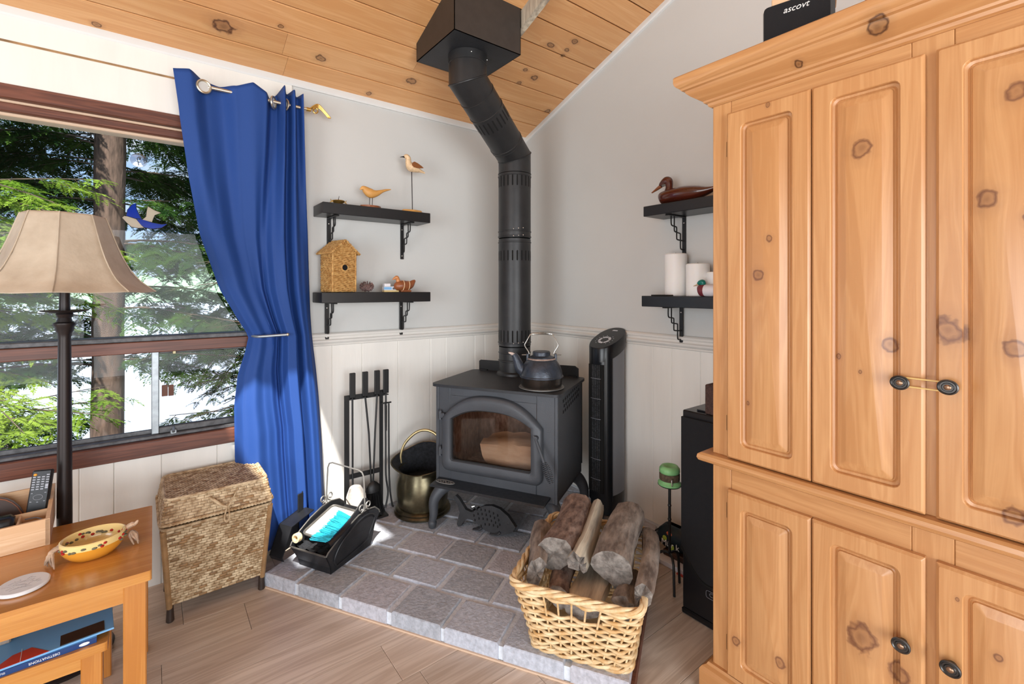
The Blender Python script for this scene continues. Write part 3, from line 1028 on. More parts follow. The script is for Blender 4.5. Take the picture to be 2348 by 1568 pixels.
rings = [[(a, D0, b) for a, b in o1], [(a, D0 - 0.018, b) for a, b in o1], [(a, D0 - 0.028, b) for a, b in o2], [(a, D0 - 0.034, b) for a, b in o3], [(a, D0 - 0.026, b) for a, b in o4], [(a, D0 - 0.004, b) for a, b in o5], [(a, D0, b) for a, b in o5]]
g.loft(rings + [rings[0]], False, False)
sdoor = g.build('door', 'stove', stove, sm=50)
g = G().prism(o5, D0 - 0.006, D0 - 0.002, 'xz')
g.build('door_glass', 'stove_glass', sdoor, sm=0)
g = G()
pts = [(a, D0 - 0.010, b) for a, b in o5]
g.tube(pts, 0.0035, 6, True)
g.build('glass_gasket', 'black', sdoor)
for hz in (0.648, 0.462):
    g = G()
    g.cyl((-0.301, D0 - 0.012, z(hz - 0.022)), (-0.301, D0 - 0.012, z(hz + 0.022)), 0.0085)
    g.box(-0.300, -0.275, D0 - 0.02, D0 - 0.006, z(hz - 0.014), z(hz + 0.014), 0.003)
    g.ball((-0.301, D0 - 0.012, z(hz + 0.024)), (0.007, 0.007, 0.005), 10, 6)
    g.build('hinge', 'stove', sdoor)
# latch rod with coiled-wire grip
p0 = Vector((0.238, D0 - 0.045, z(0.604)))
p1 = Vector((0.290, D0 - 0.075, z(0.510)))
p2 = Vector((0.336, D0 - 0.100, z(0.430)))
g = G()
g.cyl((0.238, D0 - 0.02, z(0.604)), (0.238, D0 - 0.05, z(0.604)), 0.011)
g.tube([p0 + Vector((-0.012, 0, 0.010)), p0, p1, p2], [0.006, 0.007, 0.007, 0.005], 10)
hd = g.build('handle', 'stove', sdoor)
g = G()
ax = (p2 - p1).normalized()
e1 = ax.orthogonal().normalized()
e2 = ax.cross(e1)
L = (p2 - p1).length
pts = []
for i in range(150):
    t = i / 149
    r_ = 0.009 + 0.009 * math.sin(PI * min(1, t * 1.05)) ** 0.8
    a = t * 12 * 2 * PI
    pts.append(p1 + ax * (L * t) + e1 * (r_ * math.cos(a)) + e2 * (r_ * math.sin(a)))
g.tube(pts, 0.0022, 5)
g.build('spring_grip', 'stove', hd)
# legs: curved cast legs with ball feet
def leg_pts(sx, sy):
    fx, fy = sx * 0.345, -0.235 if sy < 0 else 0.235
    tx, ty = sx * 0.26, -0.15 if sy < 0 else 0.17
    return [(tx, ty, z(0.295)), (tx + sx * 0.05, ty + sy * 0.045, z(0.255)), (fx - sx * 0.004, fy - sy * 0.012, z(0.20)), (fx - sx * 0.004, fy - sy * 0.006, z(0.13)), (fx, fy, z(0.095))]
for sx in (-1, 1):
    for sy in (-1, 1):
        g = G()
        pp = spline(leg_pts(sx, sy), 5)
        n = len(pp)
        g.tube(pp, [0.042 - 0.024 * (i / (n - 1)) ** 0.7 for i in range(n)], 12)
        fx, fy = sx * 0.345, sy * 0.235
        g.lathe([(0.014, z(0.10)), (0.021, z(0.092)), (0.023, z(0.085)), (0.020, z(0.07)), (0.017, z(0.0602))], (fx, fy, 0), 16)
        g.build('leg', 'stove', stove)
# burning log that sits in the firebox
lg = thing('firebox_log', 'pale split log lying behind the glass of the stove door', 'log', (0, 0, 0))
lg.location = (SX + 0.06 * math.cos(rad(SA)) , SY + 0.06 * math.sin(rad(SA)), 0.346)
lg.rotation_euler = (0, 0, rad(SA + 6))
g = G()
rr = random.Random(9)
rings = []
n = 14
ph = [rr.uniform(0.86, 1.14) for _ in range(16)]
for i in range(n):
    t = i / (n - 1)
    x_ = -0.17 + 0.42 * t
    rad0 = 0.086 * (0.72 + 0.38 * math.sin(PI * (0.15 + 0.75 * t)))
    rings.append([(x_ + 0.02 * math.sin(2 * PI * k / 16 * 2) * (t < 0.1), -0.05 + 1.15 * rad0 * ph[k] * rr.uniform(0.94, 1.06) * math.cos(2 * PI * k / 16), 0.072 + rad0 * ph[(k + 3) % 16] * rr.uniform(0.94, 1.06) * math.sin(2 * PI * k / 16)) for k in range(16)])
mn = min(q[2] for r in rings for q in r)
rings = [[(a, b, c - mn) for a, b, c in r] for r in rings]
g.loft(rings)
g.build('split_wood', 'log_fresh', lg, sm=50)

# ------------------------------------------------------------------ flue pipe
PX, PY, PR = -0.464, -0.469, 0.093
QX, QY = -0.887, -0.636
pipe = thing('stove_pipe', 'black stovepipe with slotted shield bending from the stove up to the ceiling box', 'stovepipe', (PX, PY, 0.813))
def seg_pipe(name, a, b, r0, r1=None, m='pipe', bands=()):
    g = G()
    g.tube([a, b], [r0, r1 or r0], 40, cap=False)
    a, b = Vector(a), Vector(b)
    t = (b - a)
    for f in bands:
        q = a + t * f
        g.tube([q - t.normalized() * 0.004, q - t.normalized() * 0.002, q + t.normalized() * 0.002, q + t.normalized() * 0.004], [r0 + 0.0002, r0 + 0.003, r0 + 0.003, r0 + 0.0002], 40, cap=False)
    return g.build(name, m, pipe, sm=30)
lz = lambda h: h - 0.813
g = G()
g.lathe([(PR + 0.012, 0), (PR + 0.010, 0.012), (PR - 0.004, 0.02), (PR - 0.004, 0.10)], (0, 0, 0), 40, cap0=False, cap1=False)
g.lathe([(PR - 0.004, 0.075), (PR + 0.001, 0.078), (PR + 0.001, 0.084), (PR - 0.004, 0.087)], (0, 0, 0), 40, cap0=False, cap1=False)
g.build('flue_collar', 'pipe', pipe, sm=30)
seg_pipe('pipe_section', (0, 0, lz(0.905)), (0, 0, lz(0.972)), PR - 0.002, bands=(0.5,))
B1 = Vector((0, 0, lz(2.060)))                   # lower bend
B2 = Vector((QX - PX, QY - PY, lz(2.330)))       # upper bend
def slots(parent, a, b, f0, f1, r, n=22):
    a, b = Vector(a), Vector(b)
    t = (b - a).normalized()
    e1 = t.orthogonal().normalized()
    e2 = t.cross(e1)
    g = G()
    L = (b - a).length
    for i in range(n):
        q = 2 * PI * i / n
        d = e1 * math.cos(q) + e2 * math.sin(q)
        s_ = t.cross(d)
        c0 = a + t * (L * f0) + d * (r + 0.0006)
        c1 = a + t * (L * f1) + d * (r + 0.0006)
        w_ = 0.0042
        pts = [c0 - s_ * w_, c0 - t * 0.004, c0 + s_ * w_, c1 + s_ * w_, c1 + t * 0.004, c1 - s_ * w_]
        g.add([tuple(p) for p in pts], [tuple(range(6))])
    g.build('vent_slots', 'slot', parent, sm=0)
s1 = seg_pipe('pipe_shield', (0, 0, lz(0.978)), (0, 0, lz(1.585)), PR, bands=(0.03, 0.97))
slots(s1, (0, 0, lz(0.978)), (0, 0, lz(1.585)), 0.045, 0.145, PR)
slots(s1, (0, 0, lz(0.978)), (0, 0, lz(1.585)), 0.80, 0.885, PR)
s2 = seg_pipe('pipe_shield', (0, 0, lz(1.592)), (0, 0, lz(1.955)), PR, bands=(0.02, 0.10, 0.97))
slots(s2, (0, 0, lz(1.592)), (0, 0, lz(1.955)), 0.80, 0.95, PR)
dirn = (B2 - B1).normalized()
E1 = B1 + dirn * 0.10
E2 = B2 - dirn * 0.09
def elbow(a, b, c, bands):
    g = G()
    a, b, c = Vector(a), Vector(b), Vector(c)
    da, dc = (b - a).normalized(), (c - b).normalized()
    pl_n = (da + dc).normalized()
    e1 = da.cross(dc).normalized()
    def ring(p, d, n=40, mit=None):
        e2 = e1.cross(d).normalized()
        out = []
        for k in range(n):
            q = 2 * PI * k / n
            o_ = e1 * (PR * math.cos(q)) + e2 * (PR * math.sin(q))
            pt = p + o_
            if mit is not None:
                tt = (b - pt).dot(mit) / d.dot(mit)
                pt = pt + d * tt
            out.append(pt)
        return out
    g.loft([ring(a, da), ring(b, da, mit=pl_n)], False, False)
    g.loft([ring(b, dc, mit=pl_n), ring(c, dc)], False, False)
    rm = ring(b, da, mit=pl_n)
    g.tube(rm, 0.004, 6, True)
    for q, d in ((a, da), (c, dc)):
        g.tube(ring(q, d), 0.003, 6, True)
    return g.build('elbow', 'pipe', pipe, sm=30)
elbow((0, 0, lz(1.96)), B1, E1, 1)
s3 = seg_pipe('pipe_shield', E1, E2, PR + 0.001, bands=(0.05, 0.72))
slots(s3, E1, E2, 0.48, 0.66, PR + 0.001)
elbow(E2, B2, B2 + Vector((0, 0, 0.07)), 1)
seg_pipe('pipe_section', B2 + Vector((0, 0, 0.07)), B2 + Vector((0, 0, 0.114)), PR + 0.002)
rv = G().ball((0, 0, 0), 0.0035, 8, 5).mesh('rivet')
rv.materials.append(M['screw'])
spots = [(B2.x + (PR + 0.003) * math.cos(d), B2.y + (PR + 0.003) * math.sin(d), lz(2.425)) for d in (-0.75, -1.95)]
spots += [((PR + 0.001) * math.cos(d), (PR + 0.001) * math.sin(d), lz(h + 0.01 * (d + 2))) for d in (-2.3, -1.7, -2.0) for h in (0.93, 1.0, 1.60, 1.64)]
for q in spots:
    o = bpy.data.objects.new('rivet', rv)
    COL.objects.link(o)
    o.parent = pipe
    o.location = q

# ceiling support box (square, cut to the roof slope)
bx0, bx1, by0, by1, bz = -1.064, -0.690, -0.808, -0.436, 2.445
sbox = thing('chimney_support_box', 'square dark metal chimney support box hanging from the pine ceiling', 'support box', ((bx0 + bx1) / 2, (by0 + by1) / 2, bz))
cx, cy = (bx1 - bx0) / 2, (by1 - by0) / 2
zf, zb = ceil_z(by0) - bz, ceil_z(by1) - bz
t_ = 0.003
g = G()
g.prism([(-cy, 0), (-cy, zf), (cy, zb), (cy, 0)], -cx, -cx + t_, 'yz')
g.prism([(-cy, 0), (-cy, zf), (cy, zb), (cy, 0)], cx - t_, cx, 'yz')
g.box(-cx, cx, -cy, -cy + t_, 0, zf)
g.box(-cx, cx, cy - t_, cy, 0, zb)
g.build('side_walls', 'boxmetal', sbox, sm=0)
g = G().box(-cx, cx, -cy, cy, 0, t_)
g.build('bottom_plate', 'stove_dark', sbox, sm=0)
# raw timber curb and torn opening beside the box
tb = thing('ceiling_curb_board', 'rough grey timber curb beside the chimney box at the ceiling', 'timber', (bx1 + 0.03, by0 + 0.1, 0))
g = G()
g.add([(-0.022, 0.14, ceil_z(by0 + 0.24) - 0.085), (0.012, 0.14, ceil_z(by0 + 0.24) - 0.085), (0.012, 0.14, ceil_z(by0 + 0.24)), (-0.022, 0.14, ceil_z(by0 + 0.24)),
       (-0.022, -0.30, ceil_z(by0 - 0.20) - 0.085), (0.012, -0.30, ceil_z(by0 - 0.20) - 0.085), (0.012, -0.30, ceil_z(by0 - 0.20)), (-0.022, -0.30, ceil_z(by0 - 0.20))],
      [(0, 1, 2, 3), (7, 6, 5, 4), (0, 4, 5, 1), (1, 5, 6, 2), (2, 6, 7, 3), (3, 7, 4, 0)])
g.build('board', 'log_split', tb, sm=0)

# ------------------------------------------------------------------ kettle on the stove top
def on_stove(lx, ly):
    c_, s_ = math.cos(rad(SA)), math.sin(rad(SA))
    return (SX + lx * c_ - ly * s_, SY + lx * s_ + ly * c_)
kx, ky = on_stove(0.215, -0.115)
kt = thing('kettle', 'dark enamel kettle with chipped rim and wire bail handle on the stove top', 'kettle', (kx, ky, 0.8125), -37.5)
g = G()
g.lathe([(0.001, 0.0), (0.100, 0.0), (0.112, 0.003), (0.112, 0.007), (0.098, 0.009), (0.001, 0.009)], seg=40)
g.build('base_ring', 'sheet', kt)
g = G()
g.lathe([(0.098, 0.009), (0.100, 0.014), (0.103, 0.050), (0.104, 0.054)], seg=40, cap1=False)
g.build('lower_band', 'kettle_band', kt)
g = G()
g.lathe([(0.103, 0.053), (0.1085, 0.056), (0.1085, 0.060), (0.104, 0.064), (0.101, 0.085), (0.092, 0.110), (0.078, 0.130), (0.066, 0.141), (0.062, 0.144)], seg=44, cap0=True)
kb = g.build('kettle_body', 'kettle', kt)
g = G()
g.lathe([(0.064, 0.142), (0.070, 0.141), (0.071, 0.144), (0.066, 0.148)], seg=40, cap0=False, cap1=False)
g.build('rim', 'chip', kb)
g = G()
g.lathe([(0.064, 0.144), (0.064, 0.151), (0.050, 0.157), (0.044, 0.160), (0.044, 0.176), (0.040, 0.180), (0.001, 0.181)], seg=36)
g.build('lid', 'kettle', kt)
g = G()
sp = spline([(-0.070, 0, 0.075), (-0.105, 0, 0.095), (-0.118, 0, 0.125), (-0.128, 0, 0.150), (-0.138, 0, 0.165)], 5)
n = len(sp)
g.tube(sp, [0.034 - 0.021 * (i / (n - 1)) ** 0.8 for i in range(n)], 14)
spt = g.build('spout', 'kettle', kt)
g = G()
g.prism([(-0.132, 0.152), (-0.165, 0.172), (-0.163, 0.176), (-0.142, 0.174), (-0.128, 0.166)], -0.007, 0.007, 'xz')
g.build('spout_lip', 'chip', spt)
for sx in (-1, 1):
    g = G()
    g.box(sx * 0.070 - 0.006, sx * 0.070 + 0.006, -0.008, 0.008, 0.132, 0.168, 0.002)
    g.build('handle_lug', 'kettle', kt)
g = G()
pts = [(-0.098, 0, 0.162), (-0.066, 0, 0.162), (-0.061, 0, 0.168), (-0.065, 0, 0.178), (-0.082, 0, 0.204), (-0.083, 0, 0.214), (-0.056, 0, 0.262), (-0.052, 0, 0.264)]
pts += [(-a, b, c) for a, b, c in pts[::-1]]
g.tube(pts, 0.0024, 8)
bail = g.build('bail_handle', 'steel', kt)
g = G()
pts = []
for i in range(180):
    t = i / 179
    a = t * 20 * 2 * PI
    r_ = 0.0065
    pts.append((-0.052 + 0.104 * t, r_ * math.cos(a), 0.2645 + 0.004 * math.sin(PI * t) + r_ * math.sin(a) * 0.8))
g.tube(pts, 0.0020, 5)
g.build('coil_grip', 'steel', bail)

# ------------------------------------------------------------------ cast fish trivet under the stove
fx, fy = on_stove(-0.03, -0.175)
fish = thing('cast_iron_fish', 'grey cast iron fish ornament with pierced scales standing under the stove', 'ornament', (fx, fy, HZ), SA - 3)
out = []
for (a, b) in [(-0.20, 0.115), (-0.215, 0.130), (-0.225, 0.150), (-0.212, 0.160), (-0.190, 0.145), (-0.150, 0.098), (-0.115, 0.092), (-0.085, 0.112), (-0.04, 0.140), (0.005, 0.150), (0.05, 0.143), (0.095, 0.118), (0.125, 0.085), (0.138, 0.070), (0.128, 0.055), (0.11, 0.038), (0.07, 0.020), (0.02, 0.012), (-0.03, 0.016), (-0.07, 0.032), (-0.105, 0.052), (-0.14, 0.052), (-0.165, 0.030), (-0.180, 0.006), (-0.196, 0.0), (-0.204, 0.012), (-0.196, 0.045), (-0.186, 0.075)]:
    out.append((a, b))
g = G()
g.prism(out, -0.010, 0.010, 'xz')
fb = g.build('fish_body', 'iron', fish, sm=0)
g = G()
for r_ in range(4):
    for c_ in range(7 - (r_ == 3) * 2):
        x_ = -0.105 + 0.024 * c_ + 0.006 * r_ + (r_ == 3) * 0.03
        z_ = 0.106 - 0.022 * r_ + 0.014 * math.sin(PI * (c_ + 0.5) / 7) - (0.008 if c_ < 1 else 0)
        g.prism([(x_ + 0.0055 * math.cos(q) - 0.001, z_ + 0.007 * math.sin(q)) for q in np.linspace(-PI * 0.5, PI * 0.5, 7)] + [(x_ - 0.003, z_ + 0.006), (x_ - 0.003, z_ - 0.006)], -0.0106, 0.0106, 'xz')
g.build('scale_hole', 'slot', fb, sm=0)
g = G()
for yy in (-0.0106,):
    g.lathe([(0.009, -0.001), (0.009, 0.0), (0.006, 0.002), (0.001, 0.002)], seg=16)
    g.tf(Matrix.Translation((0.098, yy, 0.083)) @ Matrix.Rotation(rad(90), 4, 'X'))
g.build('eye', 'iron', fb)
for xx, lean in ((-0.075, -0.03), (0.03, -0.035)):
    g = G()
    for s_ in (1,):
        g.tube(spline([(xx + 0.02, 0, 0.03), (xx + 0.005, -0.004, 0.016), (xx + lean, -0.010, 0.008)], 4), [0.018] * 5 + [0.014, 0.011, 0.010, 0.008], 10, flat=0.5)
    g.build('fin', 'iron', fish)
g = G()
g.tube([(-0.118, 0.0, 0.112), (-0.112, -0.004, 0.120), (-0.100, 0.0, 0.124)], [0.006, 0.008, 0.005], 8)
g.build('wire_tag', 'steel', fish)

# ================================================================== SHELVES
def shelf(label, x_len, depth, thick, ztop, loc, rz, brs, group=None):
    """local x along the wall, y = 0 at the wall (room side negative)"""
    t = thing('wall_shelf', label, 'shelf', loc, rz)
    G().box(0, x_len, -depth, -0.001, -thick, 0, 0.002).build('shelf_board', 'black_shelf', t, sm=0)
    for bx, sgn in brs:
        b = G()
        b.box(bx - 0.011, bx + 0.011, -0.006, -0.001, -thick - 0.205, -thick - 0.001, 0.002)
        b.box(bx - 0.011, bx + 0.011, -0.15, -0.001, -thick - 0.006, -thick - 0.0005, 0.002)
        bo = b.build('bracket', 'black', t, sm=0)
        zt = -thick - 0.006
        w1 = spline([(0, -0.115, zt), (0, -0.115, zt - 0.03), (0, -0.108, zt - 0.045), (0, -0.075, zt - 0.05), (0, -0.068, zt - 0.058), (0, -0.068, zt - 0.10), (0, -0.060, zt - 0.112), (0, -0.006, zt - 0.115)], 4)
        w2 = spline([(0, -0.088, zt), (0, -0.088, zt - 0.062), (0, -0.080, zt - 0.074), (0, -0.042, zt - 0.08), (0, -0.036, zt - 0.088), (0, -0.036, zt - 0.145), (0, -0.028, zt - 0.158), (0, -0.006, zt - 0.16)], 4)
        for wv in (w1, w2):
            q = G()
            q.tube([(bx + p.x, p.y, p.z) for p in wv], 0.0035, 6)
            q.build('scroll_wire', 'black', bo)
        for hz in (0.03, 0.185):
            q = G()
            q.ball((bx, -0.006, -thick - hz), (0.0045, 0.002, 0.0045), 8, 5)
            q.build('screw', 'screw', bo)
    return t
TU, TL = 1.738, 1.284
shelf('black wall shelf by the curtain holding carved birds', 0.598, 0.17, 0.056, TU, (-1.445, 0, TU), 0, ((0.078, 1), (0.498, 1)))
shelf('black wall shelf by the curtain under the shelf of birds, holding a wicker birdhouse', 0.60, 0.17, 0.054, TL, (-1.452, -0.012, TL), 0, ((0.072, 1), (0.494, 1)))
RU, RL = 1.713, 1.267
shelf('black wall shelf beside the armoire holding a dark duck decoy', 0.60, 0.17, 0.050, RU, (0, -1.140, RU), -90, ((0.122, 1), (0.50, 1)))
shelf('black wall shelf beside the armoire holding white candles', 0.60, 0.17, 0.053, RL, (-0.012, -1.138, RL), -90, ((0.116, 1), (0.50, 1)))

# ------------------------------------------------------------------ carved birds on the upper left shelf
yb = -0.12
t = thing('carved_bird', 'plain honey-coloured carved bird on short wire legs with bark base', 'figurine', (-1.178, yb, TU))
g = G()
rr = random.Random(4)
g.prism([(0.055 * math.cos(a) * (1 + 0.12 * math.sin(3 * a)), 0.03 * math.sin(a)) for a in np.linspace(0, 2 * PI, 18)[:-1]], 0.0005, 0.014, 'xy')
g.build('base', 'duck_mid', t, sm=0)
g = G()
for dx in (-0.010, 0.006):
    g.cyl((dx, 0, 0.013), (dx + 0.002, 0, 0.062), 0.0016, seg=6)
g.build('legs', 'bronze', t)
g = G()
g.loft(body([(-0.064, 0.096, 0.0008, 0.0008), (-0.057, 0.098, 0.004, 0.005), (-0.045, 0.104, 0.011, 0.013), (-0.030, 0.096, 0.016, 0.020), (-0.005, 0.082, 0.021, 0.026), (0.025, 0.084, 0.017, 0.018), (0.060, 0.100, 0.009, 0.009), (0.085, 0.110, 0.007, 0.006), (0.112, 0.117, 0.003, 0.002)]))
g.build('body', 'bird_wood', t, sm=60)
t = thing('carved_shorebird', 'tall carved shorebird with brown wings on a thin dowel and wood base', 'figurine', (-0.938, yb, TU))
g = G()
g.loft([[(0.066 * math.cos(a), 0.036 * math.sin(a), 0.0005) for a in np.linspace(0, 2 * PI, 20)[:-1]], [(0.058 * math.cos(a), 0.030 * math.sin(a), 0.014) for a in np.linspace(0, 2 * PI, 20)[:-1]]])
g.build('base', 'bird_wood', t)
g = G().cyl((0.002, 0, 0.013), (-0.002, 0, 0.238), 0.0026, seg=8)
g.build('dowel', 'bronze', t)
g = G()
g.loft(body([(-0.048, 0.312, 0.006, 0.008), (-0.036, 0.316, 0.014, 0.015), (-0.024, 0.308, 0.014, 0.015), (-0.022, 0.285, 0.014, 0.018), (-0.008, 0.262, 0.021, 0.026), (0.025, 0.253, 0.019, 0.018), (0.055, 0.247, 0.010, 0.009), (0.080, 0.240, 0.006, 0.004)]))
g.build('body', 'bird_pale', t, sm=60)
g = G()
g.loft(body([(-0.046, 0.312, 0.005, 0.005), (-0.060, 0.311, 0.003, 0.003), (-0.074, 0.306, 0.001, 0.001)], 10))
g.build('beak', 'bronze', t, sm=60)
for s_ in (-1, 1):
    g = G()
    pts = [(-0.010, 0.268), (-0.006, 0.284), (0.004, 0.290), (0.025, 0.284), (0.050, 0.271), (0.062, 0.262), (0.045, 0.258), (0.018, 0.256), (0.0, 0.258)]
    g.prism(pts, s_ * 0.018, s_ * 0.023, 'xz')
    g.build('wing', 'bird_brown', t, sm=0)
t = thing('brass_ornament', 'small brass dish ornament with scroll ends on the upper shelf', 'ornament', (-1.352, yb, TU))
g = G()
g.lathe([(0.012, 0.0005), (0.014, 0.004), (0.026, 0.012), (0.032, 0.020), (0.030, 0.022), (0.022, 0.016), (0.001, 0.012)], seg=24)
g.build('dish', 'brass', t)
for s_ in (-1, 1):
    g = G()
    g.tube(spline([(s_ * 0.026, 0, 0.016), (s_ * 0.036, 0, 0.014), (s_ * 0.042, 0, 0.008), (s_ * 0.040, 0, 0.002)], 4), 0.0025, 6)
    g.tube([(s_ * 0.034, 0, 0.014), (s_ * 0.040, 0, 0.026)], 0.002, 6)
    g.build('scroll_foot', 'brass', t)
g = G()
g.tube([(-0.004, 0, 0.014), (0.0, 0, 0.03), (0.003, 0, 0.045)], 0.0013, 6)
g.tube([(0.006, 0, 0.014), (0.001, 0, 0.03)], 0.0013, 6)
g.build('wire_pick', 'bronze', t)

# ------------------------------------------------------------------ woven birdhouse, pine cone, duck decoy, cards on the lower left shelf
t = thing('woven_birdhouse', 'tan woven seagrass birdhouse with round hole and gabled roof', 'birdhouse', (-1.345, -0.095, TL), 14)
hw, hd, hh, hp = 0.064, 0.056, 0.205, 0.262
g = G()
def rope(p0, p1, r_, n=14):
    p0, p1 = Vector(p0), Vector(p1)
    pts = [p0.lerp(p1, i / n) for i in range(n + 1)]
    g.tube(pts, [r_ * (1.12 if i % 2 else 0.86) for i in range(n + 1)], 6)
nrow = 24
for i in range(nrow):
    zz = 0.006 + i * hh / nrow
    pts = []
    for (a, b) in (((-hw, -hd), (hw, -hd)), ((hw, -hd), (hw, hd)), ((hw, hd), (-hw, hd)), ((-hw, hd), (-hw, -hd))):
        for k in range(12):
            pts.append((a[0] + (b[0] - a[0]) * k / 12, a[1] + (b[1] - a[1]) * k / 12, zz + 0.0012 * math.sin(k * 2.1 + i * 1.7)))
    g.tube(pts, [0.0047 * (1.15 if (k + i) % 2 else 0.85) for k in range(len(pts))], 6, True)
for i in range(7):
    zz = hh + 0.004 + i * 0.0082
    w_ = hw * (1 - (i + 0.3) / 7.3)
    for yy in (-hd, hd):
        rope((-w_, yy, zz), (w_, yy, zz), 0.0046, max(3, int(14 * w_ / hw)))
bw = g.build('woven_wall', 'seagrass', t, sm=60)
bw['kind'] = 'stuff'
g = G().box(-hw + 0.004, hw - 0.004, -hd + 0.004, hd - 0.004, 0.002, hh)
g.prism([(-hw + 0.004, hh), (hw - 0.004, hh), (0, hp - 0.006)], -hd + 0.003, hd - 0.003, 'xz')
g.build('lining', 'rattan_dark', t, sm=0)
g = G()
g.tube([(0.001 + 0.018 * math.cos(a), -hd - 0.004, 0.128 + 0.018 * math.sin(a)) for a in np.linspace(0, 2 * PI, 22)[:-1]], 0.0035, 6, True)
g.build('hole_rim', 'seagrass', t)
g = G()
g.lathe([(0.0165, 0), (0.0165, 0.003), (0.001, 0.003)], seg=20)
g.tf(Matrix.Translation((0.001, -hd - 0.002, 0.128)) @ Matrix.Rotation(rad(90), 4, 'X'))
g.build('hole', 'slot', t, sm=0)
for s_ in (-1, 1):
    g = G()
    for i in range(11):
        f = i / 10
        xx = s_ * (0.002 + f * 0.080)
        zz = hp + 0.006 - f * 0.068
        pts = [(xx, -hd - 0.016 + k * (2 * hd + 0.03) / 14, zz) for k in range(15)]
        g.tube(pts, [0.0052 * (1.12 if (k + i) % 2 else 0.88) for k in range(15)], 6)
    o = g.build('roof_panel', 'seagrass', t, sm=60)
    o['kind'] = 'stuff'
for sx in (-1, 1):
    g = G().cyl((sx * (hw + 0.001), -hd - 0.001, 0.003), (sx * (hw + 0.001), -hd - 0.001, hh), 0.0045, seg=8)
    g.build('corner_cane', 'seagrass', t)
t = thing('pine_cone', 'grey-brown open pine cone beside the birdhouse', 'pine cone', (-1.199, -0.11, TL))
g = G()
rr = random.Random(8)
g.ball((0, 0, 0.025), (0.026, 0.020, 0.020), 12, 8)
g.build('core', 'pinecone', t)
g = G()
for i in range(70):
    zt_ = (i + 0.5) / 70
    a = i * 2.39996
    th = math.acos(1 - 2 * zt_)
    d = Vector((math.sin(th) * math.cos(a), math.sin(th) * math.sin(a), math.cos(th)))
    c = Vector((d.x * 0.030, d.y * 0.023, 0.026 + d.z * 0.021))
    e = d.orthogonal().normalized()
    f = d.cross(e)
    b_ = c + d * 0.009
    w_ = 0.007
    g.add([c - e * w_, c + e * w_, b_ + e * w_ * 0.7 + f * 0.003, b_ - e * w_ * 0.7 + f * 0.003, c + f * 0.003], [(0, 1, 2, 3), (0, 4, 1), (1, 4, 2), (2, 4, 3), (3, 4, 0)])
mz = min(p[2] for p in g.v)
g.tf(Matrix.Translation((0, 0, 0.0003 - mz)))
o = g.build('scales', 'pinecone', t, sm=0)
o['kind'] = 'stuff'
t = thing('card_boxes', 'small pale blue and white card boxes stacked behind the wooden duck', 'boxes', (-1.065, -0.115, TL), -6)
G().box(-0.042, 0.040, -0.022, 0.022, 0.0003, 0.010, 0.001).build('yellow_box', 'yellow', t, sm=0)
G().box(-0.043, 0.042, -0.023, 0.022, 0.0104, 0.031, 0.001).build('blue_box', 'paper', t, sm=0)
G().box(-0.0435, 0.0, -0.0235, -0.022, 0.014, 0.028).build('blue_label', 'ltblue', t, sm=0)
G().box(0.004, 0.03, -0.0235, -0.022, 0.014, 0.026).build('grey_label', 'alu_dark', t, sm=0)
G().box(-0.040, -0.006, -0.018, 0.018, 0.0314, 0.047, 0.001).build('clear_box', 'paper', t, sm=0)
t = thing('small_duck_decoy', 'small brown wooden duck decoy with pale bands on the shelf by the pine cone', 'decoy', (-0.995, -0.142, TL), 0)
g = G()
g.loft(body([(-0.062, 0.030, 0.004, 0.006), (-0.050, 0.032, 0.022, 0.022), (-0.020, 0.036, 0.031, 0.029), (0.012, 0.036, 0.029, 0.028), (0.036, 0.042, 0.020, 0.022), (0.052, 0.056, 0.012, 0.014), (0.064, 0.066, 0.006, 0.006)]))
g.build('body', 'duck_mid', t, sm=60)
g = G()
g.loft(body([(-0.034, 0.052, 0.012, 0.014), (-0.040, 0.070, 0.010, 0.011), (-0.046, 0.080, 0.012, 0.012), (-0.056, 0.078, 0.008, 0.008), (-0.071, 0.069, 0.003, 0.002)]))
g.build('head', 'duck_head', t, sm=60)
for x_, ry, rz_ in ((-0.014, 0.032, 0.0295), (0.020, 0.0275, 0.0265)):
    g = G()
    g.tube([(x_ + 0.003 * math.sin(a), ry * math.cos(a), 0.036 + rz_ * math.sin(a)) for a in np.linspace(0, 2 * PI, 25)[:-1]], 0.0022, 6, True)
    g.build('pale_band', 'bird_pale', t)
g = G().box(-0.025, 0.035, -0.018, 0.018, 0.0003, 0.012, 0.003)
g.build('keel', 'duck_mid', t)

# ------------------------------------------------------------------ right-hand shelves
# decoys look along +y (towards the corner): local -x is the bill, rotate so local -x -> +y
t = thing('duck_decoy', 'large glossy dark mahogany duck decoy on the shelf beside the armoire', 'decoy', (-0.115, -1.33, RU), -90)
g = G()
g.loft(body([(-0.128, 0.030, 0.012, 0.022), (-0.115, 0.034, 0.036, 0.032), (-0.070, 0.036, 0.052, 0.036), (0.0, 0.037, 0.056, 0.038), (0.065, 0.035, 0.048, 0.032), (0.12, 0.035, 0.030, 0.018), (0.165, 0.042, 0.014, 0.007)]))
mz = min(p[2] for p in g.v)
g.tf(Matrix.Translation((0, 0, 0.0004 - mz)))
g.build('body', 'duck_dark', t, sm=60)
g = G()
g.loft(body([(-0.085, 0.055, 0.020, 0.024), (-0.078, 0.085, 0.016, 0.018), (-0.082, 0.112, 0.018, 0.022), (-0.096, 0.118, 0.019, 0.022), (-0.118, 0.108, 0.014, 0.016), (-0.128, 0.100, 0.010, 0.010)]))
hd_ = g.build('head', 'duck_dark', t, sm=60)
g = G()
g.loft(body([(-0.124, 0.100, 0.010, 0.010), (-0.150, 0.087, 0.010, 0.006), (-0.178, 0.074, 0.006, 0.002)], 12))
g.build('bill', 'duck_mid', t, sm=60)
g = G()
